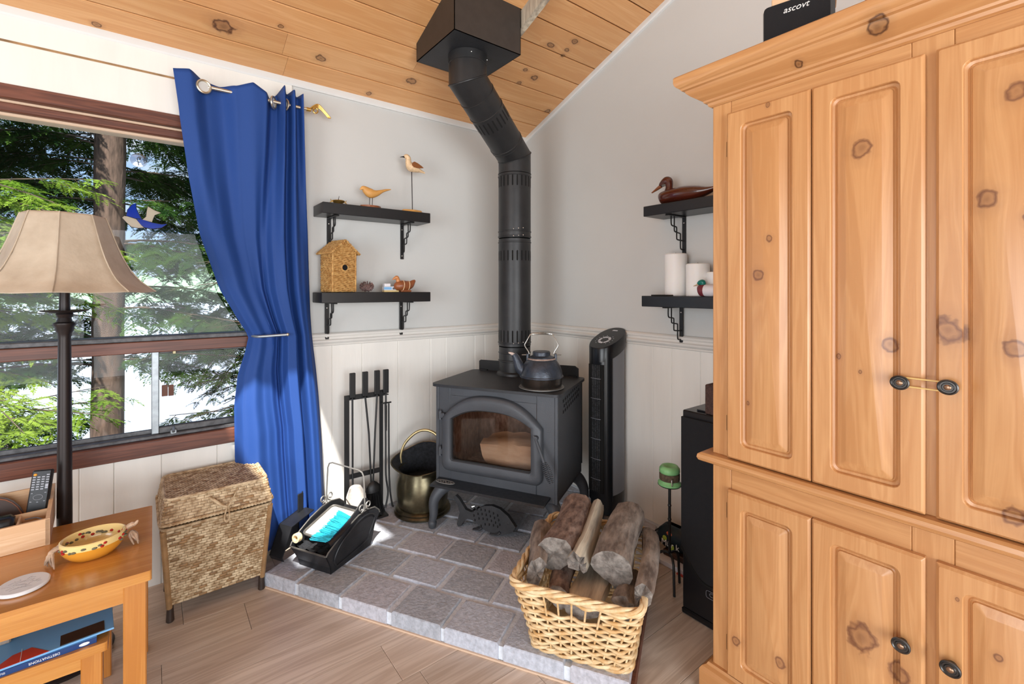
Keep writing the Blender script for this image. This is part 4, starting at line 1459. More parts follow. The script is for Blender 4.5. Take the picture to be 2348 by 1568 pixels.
g.ball((-0.098, -0.0175, 0.096), (0.012, 0.004, 0.007), 10, 6)
g.build('cheek_mark', 'pan', hd_)
t = thing('hidden_ornament', 'slim dark ornament tip showing past the armoire edge above the duck', 'ornament', (-0.115, -1.57, RU))
g = G()
g.lathe([(0.03, 0.0004), (0.03, 0.006), (0.006, 0.010), (0.004, 0.12), (0.010, 0.15), (0.012, 0.17), (0.001, 0.18)], seg=18)
g.build('stem', 'black', t)
g = G()
g.loft(body([(0.0, 0.165, 0.006, 0.006), (-0.030, 0.166, 0.005, 0.006), (-0.062, 0.158, 0.0015, 0.0015)], 10))
g.tf(Matrix.Rotation(rad(-90), 4, 'Z'))
g.build('beak', 'bronze', t, sm=60)
cgrp = None
for (y_, r_, h_, x_, lab) in ((-1.262, 0.053, 0.207, -0.075, 'tall white pillar candle, the tallest on the shelf beside the armoire'), (-1.385, 0.053, 0.153, -0.085, 'middle-height white pillar candle between the two others'), (-1.478, 0.047, 0.112, -0.075, 'shortest white pillar candle behind the painted mallard')):
    t = thing('pillar_candle', lab, 'candle', (x_, y_, RL), 0)
    g = G()
    g.lathe([(r_ - 0.002, 0.0003), (r_, 0.003), (r_, h_ - 0.004), (r_ - 0.004, h_), (r_ - 0.012, h_ - 0.003), (0.001, h_ - 0.006)], seg=36)
    g.build('wax', 'wax', t)
    G().cyl((0, 0, h_ - 0.006), (0.001, 0.001, h_ + 0.006), 0.0013, seg=6).build('wick', 'black', t)
t = thing('slate_coaster', 'thin black square coaster on the candle shelf', 'coaster', (-0.14, -1.235, RL))
G().box(-0.036, 0.036, -0.045, 0.045, 0.0003, 0.006, 0.001).build('slab', 'slot', t, sm=0)
t = thing('mallard_figurine', 'small painted mallard with green head and maroon breast in front of the candles', 'figurine', (-0.165, -1.49, RL), -90)
g = G()
g.loft(body([(-0.055, 0.026, 0.010, 0.018), (-0.044, 0.028, 0.024, 0.026), (-0.020, 0.028, 0.028, 0.027)]))
mz = min(p[2] for p in g.v)
g.tf(Matrix.Translation((0, 0, 0.0004 - mz)))
g.build('breast', 'maroon', t, sm=60)
g = G()
g.loft(body([(-0.022, 0.028, 0.0275, 0.0265), (0.02, 0.028, 0.028, 0.026), (0.05, 0.034, 0.018, 0.018), (0.072, 0.044, 0.006, 0.006)]))
mz = min(p[2] for p in g.v)
g.tf(Matrix.Translation((0, 0, 0.0004 - mz)))
g.build('body', 'paper', t, sm=60)
g = G()
g.loft(body([(-0.038, 0.040, 0.012, 0.014), (-0.034, 0.052, 0.010, 0.012), (-0.034, 0.062, 0.013, 0.014), (-0.046, 0.062, 0.011, 0.012), (-0.056, 0.057, 0.007, 0.007)]))
g.build('head', 'green', t, sm=60)
g = G()
g.loft(body([(-0.054, 0.056, 0.007, 0.005), (-0.066, 0.051, 0.007, 0.003), (-0.078, 0.047, 0.004, 0.0015)], 12))
g.build('bill', 'bill', t, sm=60)

# ================================================================== CURTAIN, ROD, HOLDBACK
rod = thing('curtain_rod', 'pale metal curtain rod with gold scroll finial above the window', 'curtain rod', (-1.5, -0.085, 2.212))
G().cyl((-0.50, 0, 0), (0.005, 0, 0), 0.008, seg=14).build('pole', 'rodmetal', rod)
g = G()
pts = []
for i in range(26):
    a = rad(-210 + 400 * i / 25)
    r_ = 0.006 + 0.016 * i / 25
    pts.append((0.040 + r_ * math.cos(a), 0, 0.0 + r_ * math.sin(a)))
for k, (dz, ln) in enumerate(((0.022, 0.092), (0.015, 0.088), (0.008, 0.082))):
    g.tube(spline([(0.030, 0, dz - 0.004), (0.052, 0, dz + 0.012), (0.074, 0, dz + 0.002), (0.028 + ln, 0, -0.022 + k * -0.001)], 6), [0.005] * 12 + [0.004] * 6 + [0.0015], 8)
g.tube(pts, [0.0035] * 20 + [0.005] * 6, 8)
g.cyl((0.0, 0, 0), (0.02, 0, 0), 0.010)
g.build('finial', 'brass', rod)
g = G()
for x_ in (-0.09,):
    g.tube([(x_, 0, 0), (x_, 0.03, -0.012), (x_, 0.073, -0.012)], 0.006, 8)
    g.box(x_ - 0.012, x_ + 0.012, 0.070, 0.0765, -0.04, 0.02, 0.002)
g.build('wall_bracket', 'rodmetal', rod)

cur = thing('curtain', 'long blue grommet curtain tied back at the side of the window', 'curtain', (-1.75, -0.085, 0.05))
zt = [2.30, 2.05, 1.8, 1.55, 1.3, 1.16, 1.075, 1.0, 0.9, 0.75, 0.5, 0.25, 0.062]
xlv = [-2.048, -2.024, -1.992, -1.95, -1.872, -1.80, -1.752, -1.770, -1.80, -1.815, -1.812, -1.79, -1.765]
xrv = [-1.522, -1.515, -1.505, -1.492, -1.482, -1.476, -1.470, -1.462, -1.45, -1.436, -1.42, -1.41, -1.405]
def itp(zv, v):
    return float(np.interp(-zv, [-q for q in zt], v))
# fold layout: broad flat panel on the left, tight pleats at the right (u -> x fraction at top / at tie / at hem)
US = [0.0, 0.10, 0.22, 0.36, 0.48, 0.58, 0.66, 0.72, 0.78, 0.84, 0.89, 0.93, 0.97, 1.0]
YT = [-0.020, -0.030, 0.016, 0.026, -0.016, -0.034, -0.030, 0.030, 0.034, -0.048, 0.020, -0.046, 0.018, -0.030]
FT = [0.0, 0.11, 0.22, 0.33, 0.45, 0.58, 0.68, 0.74, 0.79, 0.83, 0.875, 0.915, 0.96, 1.0]
YM = [0.02, -0.012, -0.024, -0.012, -0.020, 0.000, 0.032, 0.0, -0.050, -0.050, 0.025, -0.046, -0.030, 0.02]
FM = [0.0, 0.07, 0.16, 0.26, 0.34, 0.42, 0.46, 0.50, 0.56, 0.68, 0.74, 0.82, 0.90, 1.0]
YH = [0.02, -0.030, -0.055, -0.030, -0.012, 0.012, 0.030, 0.000, -0.060, -0.062, 0.015, -0.056, -0.040, 0.02]
FH = [0.0, 0.09, 0.22, 0.34, 0.44, 0.51, 0.55, 0.58, 0.63, 0.72, 0.77, 0.84, 0.92, 1.0]
def smooth_interp(u, xs_, ys):
    i = max(0, min(len(xs_) - 2, int(np.searchsorted(xs_, u)) - 1))
    t = (u - xs_[i]) / (xs_[i + 1] - xs_[i])
    t = t * t * (3 - 2 * t)
    return ys[i] + (ys[i + 1] - ys[i]) * t
def cloth(u, v):
    zv = 2.30 + (0.062 - 2.30) * v
    if zv > 1.075:
        k = (2.30 - zv) / (2.30 - 1.075)
        k = k * k * (3 - 2 * k)
        fr = np.interp(u, US, FT) * (1 - k) + np.interp(u, US, FM) * k
        yy = smooth_interp(u, US, YT) * (1 - k) + smooth_interp(u, US, YM) * k
    else:
        k = (1.075 - zv) / (1.075 - 0.062)
        k2 = min(1, k * 2.2)
        fr = np.interp(u, US, FM) * (1 - k2) + np.interp(u, US, FH) * k2
        yy = smooth_interp(u, US, YM) * (1 - k2) + smooth_interp(u, US, YH) * k2
    # waist squeeze of the tied half
    if u < 0.5:
        yy += 0.016 * math.exp(-((zv - 1.075) / 0.05) ** 2)
    # drape creases fanning to the holdback
    yy += 0.020 * math.sin(11 * u + 1.6 * zv) * max(0, min(1, (0.64 - u) / 0.15)) * math.exp(-((zv - 1.55) / 0.38) ** 2)
    x_ = itp(zv, xlv) + (itp(zv, xrv) - itp(zv, xlv)) * fr
    dz = 0.0
    if zv > 2.1:            # wavy top edge between grommets
        w_ = (zv - 2.1) / 0.2
        dz = w_ * float(np.interp(u, US, [-0.046, -0.036, -0.060, -0.066, -0.058, -0.030, -0.058, -0.070, -0.040, -0.012, -0.030, -0.022, -0.034, -0.026]))
    return (x_ + 1.75, yy, zv + dz - 0.05)
g = G().grid(cloth, 150, 90)
co_ = g.build('cloth_panel', 'curtain', cur, sm=80)
sol = co_.modifiers.new('thickness', 'SOLIDIFY')
sol.thickness = 0.0016
# ring grommets
def grom(x_, y_, z_, ry, sc=1.0):
    g = G()
    g.tube([(0.027 * math.cos(a), 0, 0.027 * math.sin(a)) for a in np.linspace(0, 2 * PI, 29)[:-1]], 0.0055, 8, True, flat=1.0)
    q = g.build('grommet', 'rodmetal', cur, loc=(x_ + 1.75, y_, z_ - 0.05), rot=(0, 0, rad(ry)))
    g2 = G()
    g2.lathe([(0.0265, -0.0006), (0.0265, 0.0006), (0.0001, 0.0006)], seg=24)
    g2.tf(Matrix.Rotation(rad(90), 4, 'X'))
    g2.build('hole', 'paint', q, sm=0)
grom(-1.936, -0.012, 2.206, 16)
grom(-1.792, -0.004, 2.206, -10)
grom(-1.652, -0.004, 2.206, 58)
grom(-1.603, -0.004, 2.206, -62)
hb = thing('curtain_holdback', 'satin metal curtain holdback bar across the blue curtain at rail height', 'holdback', (-1.74, -0.0, 1.077))
g = G()
g.tube(spline([(-0.005, -0.0, 0.0), (0.0, -0.06, 0.0), (0.012, -0.118, 0.0), (0.04, -0.134, 0.001), (0.10, -0.142, 0.003), (0.135, -0.146, 0.004)], 5), 0.0062, 10)
g.build('bar', 'alu', hb)
g = G()
g.ball((0.139, -0.147, 0.0042), 0.0085, 12, 8)
g.build('end_knob', 'rodmetal', hb)

# ------------------------------------------------------------------ stained glass bird and suction cup on the window
t = thing('stained_glass_bird', 'blue and cream stained glass bird hanging against the window', 'suncatcher', (-2.16, 0.044, 1.57))
def shp(name, m, pts, y0=-0.0025, y1=0.0025):
    g = G().prism(pts, y0, y1, 'xz')
    o = g.build(name, m, t, sm=0)
    e = G()
    e.tube([(a, 0, b) for a, b in pts], 0.0022, 5, True)
    e.build('lead_edge', 'lead', o)
    return o
shp('body_glass', 'cream_glass', [(-0.062, 0.040), (-0.055, 0.048), (-0.044, 0.047), (-0.015, 0.038), (0.003, 0.012), (0.012, 0.003), (-0.008, 0.0), (-0.030, 0.003), (-0.045, 0.018)])
shp('wing_glass', 'blue_glass', [(-0.048, 0.050), (-0.044, 0.075), (-0.030, 0.098), (-0.016, 0.108), (-0.015, 0.085), (-0.006, 0.060), (0.004, 0.041), (-0.016, 0.041)])
shp('wing_glass', 'blue_glass', [(-0.013, 0.037), (0.004, 0.039), (0.040, 0.027), (0.075, 0.022), (0.095, 0.026), (0.075, 0.008), (0.045, 0.0), (0.014, 0.004), (0.0, 0.016)])
shp('tail_glass', 'cream_glass', [(0.007, 0.038), (0.020, 0.052), (0.022, 0.076), (0.026, 0.098), (0.048, 0.084), (0.072, 0.074), (0.050, 0.062), (0.044, 0.045), (0.040, 0.030)])
t = thing('suction_cup', 'clear suction cup with wire hook stuck on the upper window pane', 'suction cup', (-2.166, 0.0495, 1.87))
g = G()
g.lathe([(0.031, 0.0), (0.030, 0.002), (0.012, 0.006), (0.009, 0.010), (0.008, 0.014), (0.001, 0.015)], seg=24)
g.tf(Matrix.Rotation(rad(90), 4, 'X'))
g.build('cup', 'clear_cup', t)
g = G()
g.tube(spline([(0.006, -0.012, 0.002), (0.004, -0.016, 0.010), (-0.004, -0.016, 0.006), (-0.001, -0.016, -0.016), (0.0, -0.016, -0.026)], 5), 0.0014, 6)
g.build('hook', 'lead', t)
t = thing('hanging_cedar_block', 'small red cedar block hung on a thread outside the screened pane', 'ornament', (-2.06, 0.13, 0.80))
G().box(-0.024, -0.001, -0.006, 0.006, 0.0, 0.052, 0.002).build('left_half', 'feeder', t, sm=0)
G().box(0.001, 0.022, -0.006, 0.006, -0.001, 0.050, 0.002).build('right_half', 'feeder', t, sm=0)
G().cyl((0, 0, 0.04), (0, 0, 0.226), 0.0008, seg=5).build('thread', 'lead', t)

# ================================================================== TOWER FAN
t = thing('tower_fan', 'black and grey tower fan standing between the stove and the side wall', 'fan', (-0.116, -0.862, HZ), -83)
def plan(w_, d_, n=40, p=2.6):
    out = []
    for i in range(n):
        a = 2 * PI * i / n
        c_, s_ = math.cos(a), math.sin(a)
        out.append((w_ / 2 * math.copysign(abs(c_) ** (2 / p), c_), d_ / 2 * math.copysign(abs(s_) ** (2 / p), s_)))
    return out
ring = lambda w_, d_, zz, dy=0.0, sl_=0.0: [(a, b + dy, zz + sl_ * b) for a, b in plan(w_, d_)]
g = G().loft([ring(0.22, 0.22, 0.0003), ring(0.22, 0.22, 0.012), ring(0.18, 0.205, 0.026), ring(0.15, 0.19, 0.034)])
g.build('base', 'fan_black', t)
g = G().loft([ring(0.15, 0.20, 0.03), ring(0.152, 0.205, 0.13)])
g.build('lower_column', 'fan_black', t)
g = G().loft([ring(0.152, 0.205, 0.131), ring(0.152, 0.205, 0.92, 0, 0.35)])
g.build('side_shell', 'fan_grey', t)
# front frame: bowed black fascia
fr = [(a, b) for a, b in plan(0.166, 0.22, 60) if b < -0.062]
fr.sort(key=lambda q: math.atan2(q[1], q[0]))
g = G()
g.prism([(a, b) for a, b in fr] + [(fr[-1][0] * 0.97, -0.058), (fr[0][0] * 0.97, -0.058)], 0.10, 0.90, 'xy')
ff = g.build('front_fascia', 'fan_black', t, sm=40)
g = G().box(-0.046, 0.046, -0.1125, -0.09, 0.15, 0.835)
g.build('grille_recess', 'slot', ff, sm=0)
for i in range(9):
    xx = -0.042 + i * 0.0105
    g = G()
    yy = -0.1145 + 0.10 * xx * xx / 0.02
    g.tube([(xx, yy, 0.152), (xx, yy, 0.833)], 0.0016, 5)
    g.build('grille_bar', 'dusty', ff)
for i in range(6):
    zz = 0.22 + i * 0.108
    g = G()
    g.tube([(xx, -0.1165 + 0.10 * xx * xx / 0.02, zz) for xx in np.linspace(-0.045, 0.045, 9)], 0.0018, 5)
    g.build('grille_rib', 'fan_grey', ff)
# slanted head
SLP = 0.42
g = G()
hr = lambda w_, d_, zz: [(a, b, zz + SLP * b) for a, b in plan(w_, d_, 48, 2.3)]
g.loft([hr(0.168, 0.228, 0.895), hr(0.170, 0.232, 0.965), hr(0.164, 0.226, 0.972), hr(0.02, 0.03, 0.974)])
hd = g.build('head', 'fan_black', t, sm=40)
def onhead(a, b, off=0.0008):
    return (a, b, 0.9735 + SLP * b + off)
for k in range(5):
    g = G()
    pts_o = [onhead(0.036 * math.cos(q), -0.03 + 0.036 * math.sin(q)) for q in np.linspace(2 * PI * k / 5 + 0.07, 2 * PI * (k + 1) / 5 - 0.07, 8)]
    pts_i = [onhead(0.022 * math.cos(q), -0.03 + 0.022 * math.sin(q)) for q in np.linspace(2 * PI * k / 5 + 0.09, 2 * PI * (k + 1) / 5 - 0.09, 8)]
    g.add(pts_o + pts_i[::-1], [tuple(range(16))])
    g.build('control_button', 'fan_print', hd, sm=0)
g = G()
for k in range(14):
    q = 2 * PI * k / 14
    if k in (3, 10, 11):
        continue
    c_ = onhead(0.050 * math.cos(q), -0.03 + 0.046 * math.sin(q))
    g.add([(c_[0] - 0.003, c_[1] - 0.002, c_[2] - 0.0008), (c_[0] + 0.003, c_[1] - 0.002, c_[2] - 0.0008), (c_[0] + 0.003, c_[1] + 0.002, c_[2] + 0.0008), (c_[0] - 0.003, c_[1] + 0.002, c_[2] + 0.0008)], [(0, 1, 2, 3)])
o = g.build('printed_marks', 'fan_print', hd, sm=0)
o['kind'] = 'stuff'
g = G()
g.add([onhead(-0.018, 0.070), onhead(0.018, 0.070), onhead(0.016, 0.080), onhead(-0.014, 0.082)], [(0, 1, 2, 3)])
g.build('maker_mark', 'fan_print', hd, sm=0)
g = G().box(-0.010, 0.010, 0.1035, 0.112, 0.78, 0.93, 0.004)
g.build('rear_grip', 'fan_black', t)

# ================================================================== FIREPLACE TOOLS
TY = -0.105
st = thing('fire_tool_stand', 'black strap-iron fireplace tool stand against the panelled wall', 'tool stand', (-1.21, TY, HZ))
g = G()
g.box(-0.108, -0.082, -0.004, 0.004, 0.012, z(0.738), 0.001)
g.build('upright', 'black', st, sm=0)
g = G()
g.box(0.084, 0.104, -0.004, 0.004, 0.012, z(0.744), 0.001)
g.build('upright', 'black', st, sm=0)
G().box(-0.108, 0.112, -0.010, 0.004, z(0.712), z(0.738), 0.001).build('top_bar', 'black', st, sm=0)
G().box(-0.082, 0.084, -0.004, 0.004, z(0.292), z(0.318), 0.001).build('lower_bar', 'black', st, sm=0)
g = G()
g.box(-0.115, 0.115, -0.055, 0.06, 0.0005, 0.012, 0.002)
g.build('base_plate', 'black', st, sm=0)
def tool(name, label, hx, foot, zend):
    t = thing(name, label, 'fire tool', (-1.21 + hx, TY - 0.022, HZ))
    G().box(-0.0145, 0.0145, -0.008, 0.008, z(0.728), z(0.858), 0.002).build('grip', 'black', t, sm=0)
    g = G()
    g.tube([(0, 0, z(0.728)), (foot * 0.5, -0.002, z(0.52)), (foot, -0.004, zend)], 0.0052, 8)
    g.build('rod', 'black', t)
    g = G()
    g.tube([(0.0, -0.010, z(0.722)), (0.012, -0.004, z(0.720)), (0.0, 0.010, z(0.722)), (-0.012, -0.004, z(0.720))], 0.003, 6, True)
    g.build('hook', 'black', t)
    return t
t = tool('ash_shovel', 'dusty hearth shovel hanging at the end of the tool stand nearest the curtain', -0.072, 0.0, z(0.27))
g = G()
def shov(u, v):
    a = (u - 0.5) * 2
    w_ = 0.052 * (0.55 + 0.45 * min(1, v * 4)) * math.sqrt(max(0, 1 - max(0, v - 0.15) ** 6))
    return (a * w_, -0.02 + 0.020 * a * a * -1 - 0.05 * v, z(0.275) - 0.17 * v)
g.grid(shov, 11, 12)
o = g.build('blade', 'ash', t, sm=60)
o.modifiers.new('thickness', 'SOLIDIFY').thickness = 0.002
t = tool('hearth_poker', 'thin poker leaning in the tool stand beside the shovel', -0.004, 0.040, z(0.075))
G().tube([(0.040, -0.004, z(0.10)), (0.030, -0.006, z(0.085)), (0.022, -0.008, z(0.10))], [0.005, 0.004, 0.002], 6).build('point', 'black', t)
t = tool('hearth_broom', 'black bristle hearth broom in the tool stand', 0.062, -0.024, z(0.24))
g = G()
g.lathe([(0.008, z(0.262)), (0.020, z(0.254)), (0.040, z(0.235)), (0.043, z(0.205))], (-0.024, -0.004, 0), 20, sy=0.5)
g.build('ferrule', 'black', t)
g = G()
rr = random.Random(6)
for i in range(170):
    a, r_ = rr.uniform(0, 2 * PI), math.sqrt(rr.random())
    x0, y0 = -0.024 + 0.038 * r_ * math.cos(a), -0.004 + 0.018 * r_ * math.sin(a)
    x1, y1 = x0 + (x0 + 0.024) * 0.55 + rr.uniform(-0.006, 0.006), y0 - 0.018 + (y0 + 0.004) * 0.5
    g.tube([(x0, y0, z(0.21)), ((x0 + x1) / 2, (y0 + y1) / 2 + 0.003, z(0.145)), (x1, y1, z(0.082 + rr.uniform(0, 0.01)))], 0.0013, 4)
o = g.build('bristles', 'black', t)
o['kind'] = 'stuff'
t = tool('log_tongs', 'black log tongs at the end of the tool stand nearest the stove', 0.112, 0.0, z(0.66))
g = G()
g.box(-0.024, 0.028, -0.012, -0.004, z(0.672), z(0.679), 0.001)
g.tube(spline([(-0.006, -0.006, z(0.68)), (-0.004, -0.008, z(0.45)), (-0.004, -0.010, z(0.28)), (0.006, -0.016, z(0.19)), (-0.006, -0.020, z(0.125)), (-0.012, -0.022, z(0.105))], 4), 0.0052, 8)
g.tube(spline([(0.014, -0.006, z(0.67)), (0.014, -0.008, z(0.45)), (0.015, -0.010, z(0.28)), (0.018, -0.016, z(0.19)), (0.028, -0.020, z(0.115)), (0.034, -0.022, z(0.10))], 4), 0.0052, 8)
g.build('jaws', 'black', t)

# ------------------------------------------------------------------ brass coal scuttle
t = thing('coal_scuttle', 'tarnished brass helmet coal scuttle with hooped handle beside the stove', 'coal scuttle', (-0.915, -0.205, HZ), -37.5)
g = G()
g.lathe([(0.150, 0.001), (0.156, 0.006), (0.156, 0.014), (0.148, 0.022), (0.150, 0.030), (0.142, 0.038), (0.132, 0.042)], seg=44, cap1=False)
g.build('foot_ring', 'brass_old', t)
prof = [(0.132, 0.040), (0.140, 0.070), (0.144, 0.110), (0.143, 0.150), (0.137, 0.190), (0.128, 0.222), (0.126, 0.240)]
N_ = 44
rings = [[(r_ * math.cos(2 * PI * k / N_), r_ * math.sin(2 * PI * k / N_), zz) for k in range(N_)] for r_, zz in prof]
def rimr(k, f, inner=0.0):
    a = 2 * PI * k / N_
    c_, s_ = math.cos(a), math.sin(a)
    left = max(0, -c_) ** 4
    back = max(0, s_)
    r_ = 0.126 + f * (0.014 + 0.034 * left) - inner
    zz = 0.240 + f * (0.004 + 0.034 * left + 0.095 * back ** 1.5 + 0.02 * max(0, c_))
    return (r_ * c_, r_ * s_, zz)
rings += [[rimr(k, f) for k in range(N_)] for f in (0.4, 0.75, 1.0)]
g = G().loft(rings, True, False)
g.build('body', 'brass_old', t, sm=60)
rin = [[rimr(k, f, 0.003) for k in range(N_)] for f in (1.0, 0.6, 0.2)]
rin += [[((r_ - 0.004) * math.cos(2 * PI * k / N_), (r_ - 0.004) * math.sin(2 * PI * k / N_), zz) for k in range(N_)] for r_, zz in ((0.126, 0.22), (0.135, 0.17))]
g = G().loft(rin, False, True)
g.build('sooty_inside', 'soot', t, sm=60)
g = G()
g.tube([(0.002 * math.cos(2 * PI * k / N_) + rimr(k, 1.0)[0], rimr(k, 1.0)[1], rimr(k, 1.0)[2]) for k in range(N_)], 0.003, 6, True)
g.build('rolled_rim', 'brass_old', t)
g = G()
hp = spline([(-0.118, 0.0, 0.262), (-0.122, 0.005, 0.310), (-0.100, 0.015, 0.372), (-0.045, 0.024, 0.425), (0.01, 0.028, 0.440), (0.065, 0.024, 0.422), (0.108, 0.015, 0.372), (0.122, 0.005, 0.31), (0.118, 0, 0.262)], 5)
n = len(hp)
g.tube(hp, [0.004 + 0.004 * min(1, 4 * min(i, n - 1 - i) / n) for i in range(n)], 10)
g.build('hoop_handle', 'brass_dull', t)

# ------------------------------------------------------------------ ash scuttle with dustpan and brush
AX, AY = -1.548, -0.4235
t = thing('ash_scuttle', 'black sheet-metal ash scuttle with curved sides and wire handle on the hearth', 'scuttle', (AX, AY, HZ), -61)
hwb, hwt = 0.092, 0.112
side = [(0.0, 0.0005), (-0.005, 0.03), (-0.040, 0.098), (-0.030, 0.112), (0.02, 0.142), (0.08, 0.172), (0.15, 0.194), (0.21, 0.198), (0.262, 0.186), (0.292, 0.160), (0.298, 0.146), (0.272, 0.10), (0.262, 0.03), (0.255, 0.0005)]
def sx_of(zz):
    return hwb + (hwt - hwb) * min(1, zz / 0.15)
for s_ in (-1, 1):
    g = G()
    p0_ = [(s_ * sx_of(zz), yy, zz) for yy, zz in side]
    p1_ = [(s_ * (sx_of(zz) - 0.003), yy, zz) for yy, zz in side]
    n = len(side)
    g.add(p0_ + p1_, [tuple(range(n)), tuple(range(2 * n - 1, n - 1, -1))] + [(i, (i + 1) % n, n + (i + 1) % n, n + i) for i in range(n)])
    sd_ = g.build('side_panel', 'scuttle', t, sm=0)
    g = G()
    ins = [(0.03, 0.022), (0.012, 0.060), (0.04, 0.112), (0.10, 0.150), (0.17, 0.172), (0.225, 0.170), (0.258, 0.150), (0.262, 0.125), (0.236, 0.070), (0.215, 0.045)]
    pp = spline([(s_ * (sx_of(zz) + 0.001), yy, zz) for yy, zz in ins + [ins[0]]], 4)
    g.tube(pp, 0.0035, 6)
    g.build('pressed_bead', 'scuttle', sd_)
    g = G()
    g.tube([(s_ * sx_of(zz), yy, zz) for yy, zz in side[2:11]], 0.0035, 6)
    g.build('rolled_edge', 'pan', sd_)
g = G()
fr_ = [side[0], side[1], side[2]]
g.loft([[(-sx_of(zz), yy, zz), (sx_of(zz), yy, zz), (sx_of(zz), yy + 0.003, zz), (-sx_of(zz), yy + 0.003, zz)] for yy, zz in fr_])
g.build('front_panel', 'scuttle', t, sm=0)
bk = [side[13], side[12], side[11], side[10]]
g = G()
g.loft([[(-sx_of(zz), yy, zz), (sx_of(zz), yy, zz), (sx_of(zz), yy - 0.003, zz), (-sx_of(zz), yy - 0.003, zz)] for yy, zz in bk])
g.build('back_panel', 'scuttle', t, sm=0)
G().box(-hwb, hwb, 0.0, 0.256, 0.0005, 0.004).build('bottom', 'scuttle', t, sm=0)
g = G()
g.tube([(-sx_of(0.1), -0.041, 0.100), (sx_of(0.1), -0.041, 0.100)], 0.004, 6)
g.build('front_rolled_edge', 'pan', t)
g = G()
def cinder(u, v):
    return (-0.098 + 0.196 * u, -0.02 + 0.29 * v, 0.088 + 0.05 * v + 0.008 * math.sin(21 * u + 13 * v) * math.cos(17 * v))
g.grid(cinder, 18, 18)
g.build('ash_bed', 'soot', t, sm=0)
g = G()
yy = 0.185
hpts = [(-0.116, yy, 0.20), (-0.118, yy, 0.24), (-0.110, yy, 0.37), (-0.100, yy, 0.392), (-0.08, yy, 0.398), (0.08, yy, 0.386), (0.102, yy, 0.378), (0.112, yy, 0.36), (0.118, yy, 0.24), (0.116, yy, 0.20)]
g.tube(hpts, 0.0036, 8)
hb_ = g.build('bail_handle', 'sheet', t)
for s_ in (-1, 1):
    for d_ in (-1, 1):
        g = G()
        pts = []
        for i in range(22):
            q = i / 21
            a = rad(-90 + 420 * q)
            r_ = 0.020 * (1 - 0.6 * q)
            pts.append((s_ * 0.118, yy + d_ * (0.006 + 0.018 + r_ * math.cos(a + PI)), 0.222 + r_ * math.sin(a)))
        g.tube(pts, 0.0032, 6)
        g.build('scroll', 'sheet', t)
# dustpan lying in the scuttle, full of dust
c_, s_ = math.cos(rad(-61)), math.sin(rad(-61))
def ash_w(lx, ly, lz_):
    return (AX + lx * c_ - ly * s_, AY + lx * s_ + ly * c_, HZ + lz_)
t = thing('dustpan', 'dust-covered metal dustpan lying in the ash scuttle', 'dustpan', ash_w(-0.012, 0.015, 0.128), -61)
t.rotation_euler = (rad(13), rad(4), rad(-58))
g = G()
g.prism(rrect(0.150, 0.20, 0.02, 4, 0, 0.10), -0.002, 0.002, 'xy')
g.build('pan_tray', 'ash', t, sm=0)
g = G()
out_ = rrect(0.152, 0.20, 0.02, 4, 0, 0.10)
g.tube([(a, b, 0.006) for a, b in out_], 0.005, 6, True)
g.build('pan_edge', 'pan', t)
g = G()
g.lathe([(0.020, 0), (0.020, 0.02), (0.012, 0.021), (0.012, 0.001)], seg=18, cap0=False, cap1=False)
g.tf(Matrix.Translation((-0.078, -0.018, 0.0)) @ Matrix.Rotation(rad(70), 4, 'X'))
g.build('hang_ring', 'wicker', t)
t2 = thing('dust_brush', 'small black hand brush with teal bristles lying on the dustpan', 'brush', ash_w(0.028, 0.10, 0.172), -61)
t2.rotation_euler = (rad(14), rad(8), rad(-58))
t2.scale = (1.22, 1.22, 1.22)
g = G()
g.tube(spline([(0.052, -0.10, 0.004), (0.060, -0.03, 0.012), (0.050, 0.05, 0.012), (0.030, 0.13, 0.010)], 5), [0.013] * 8 + [0.012] * 8, 10, flat=0.7)
g.build('handle', 'blackplastic', t2)
g = G()
rr = random.Random(12)
for i in range(340):
    v = rr.random()
    b0 = Vector((0.050 + 0.005 * math.sin(PI * v), -0.095 + 0.125 * v, 0.010 + rr.uniform(-0.006, 0.006)))
    d_ = Vector((-1, -0.28 + 0.38 * v + rr.uniform(-0.05, 0.05), rr.uniform(-0.05, 0.12)))
    ln = 0.066 + rr.uniform(-0.006, 0.004)
    g.tube([b0, b0 + d_ * ln * 0.5, b0 + d_ * ln], [0.0012, 0.0013, 0.0012], 4)
o = g.build('bristles', 'teal', t2, sm=0)
o['kind'] = 'stuff'
# second tin scoop standing behind, against the curtain
t = thing('tin_scoop', 'plain black tin scoop standing on edge between the ash scuttle and the curtain', 'scoop', (-1.585, -0.235, HZ), -61)
g = G()
sc = [(-0.075, 0.0005), (-0.085, 0.02), (-0.03, 0.14), (0.10, 0.165), (0.115, 0.155), (0.075, 0.02), (0.06, 0.0005)]
n = len(sc)
g.prism(sc, -0.070, -0.066, 'yz')
g.prism([(-0.075, 0.0005), (-0.085, 0.02), (-0.03, 0.14), (-0.026, 0.14), (-0.08, 0.02), (-0.071, 0.0005)], -0.070, 0.01, 'yz')
g.prism([(-0.03, 0.14), (0.10, 0.165), (0.10, 0.161), (-0.03, 0.136)], -0.070, 0.01, 'yz')
g.build('scoop_shell', 'scuttle', t, sm=0)
g = G()
g.box(-0.05, -0.044, 0.055, 0.085, 0.155, 0.245, 0.001)
g.tube([(-0.047, 0.058, 0.245), (-0.047, 0.068, 0.236), (-0.047, 0.080, 0.240), (-0.047, 0.083, 0.250)], 0.003, 6)
g.build('hanging_tab', 'scuttle', t, sm=0)

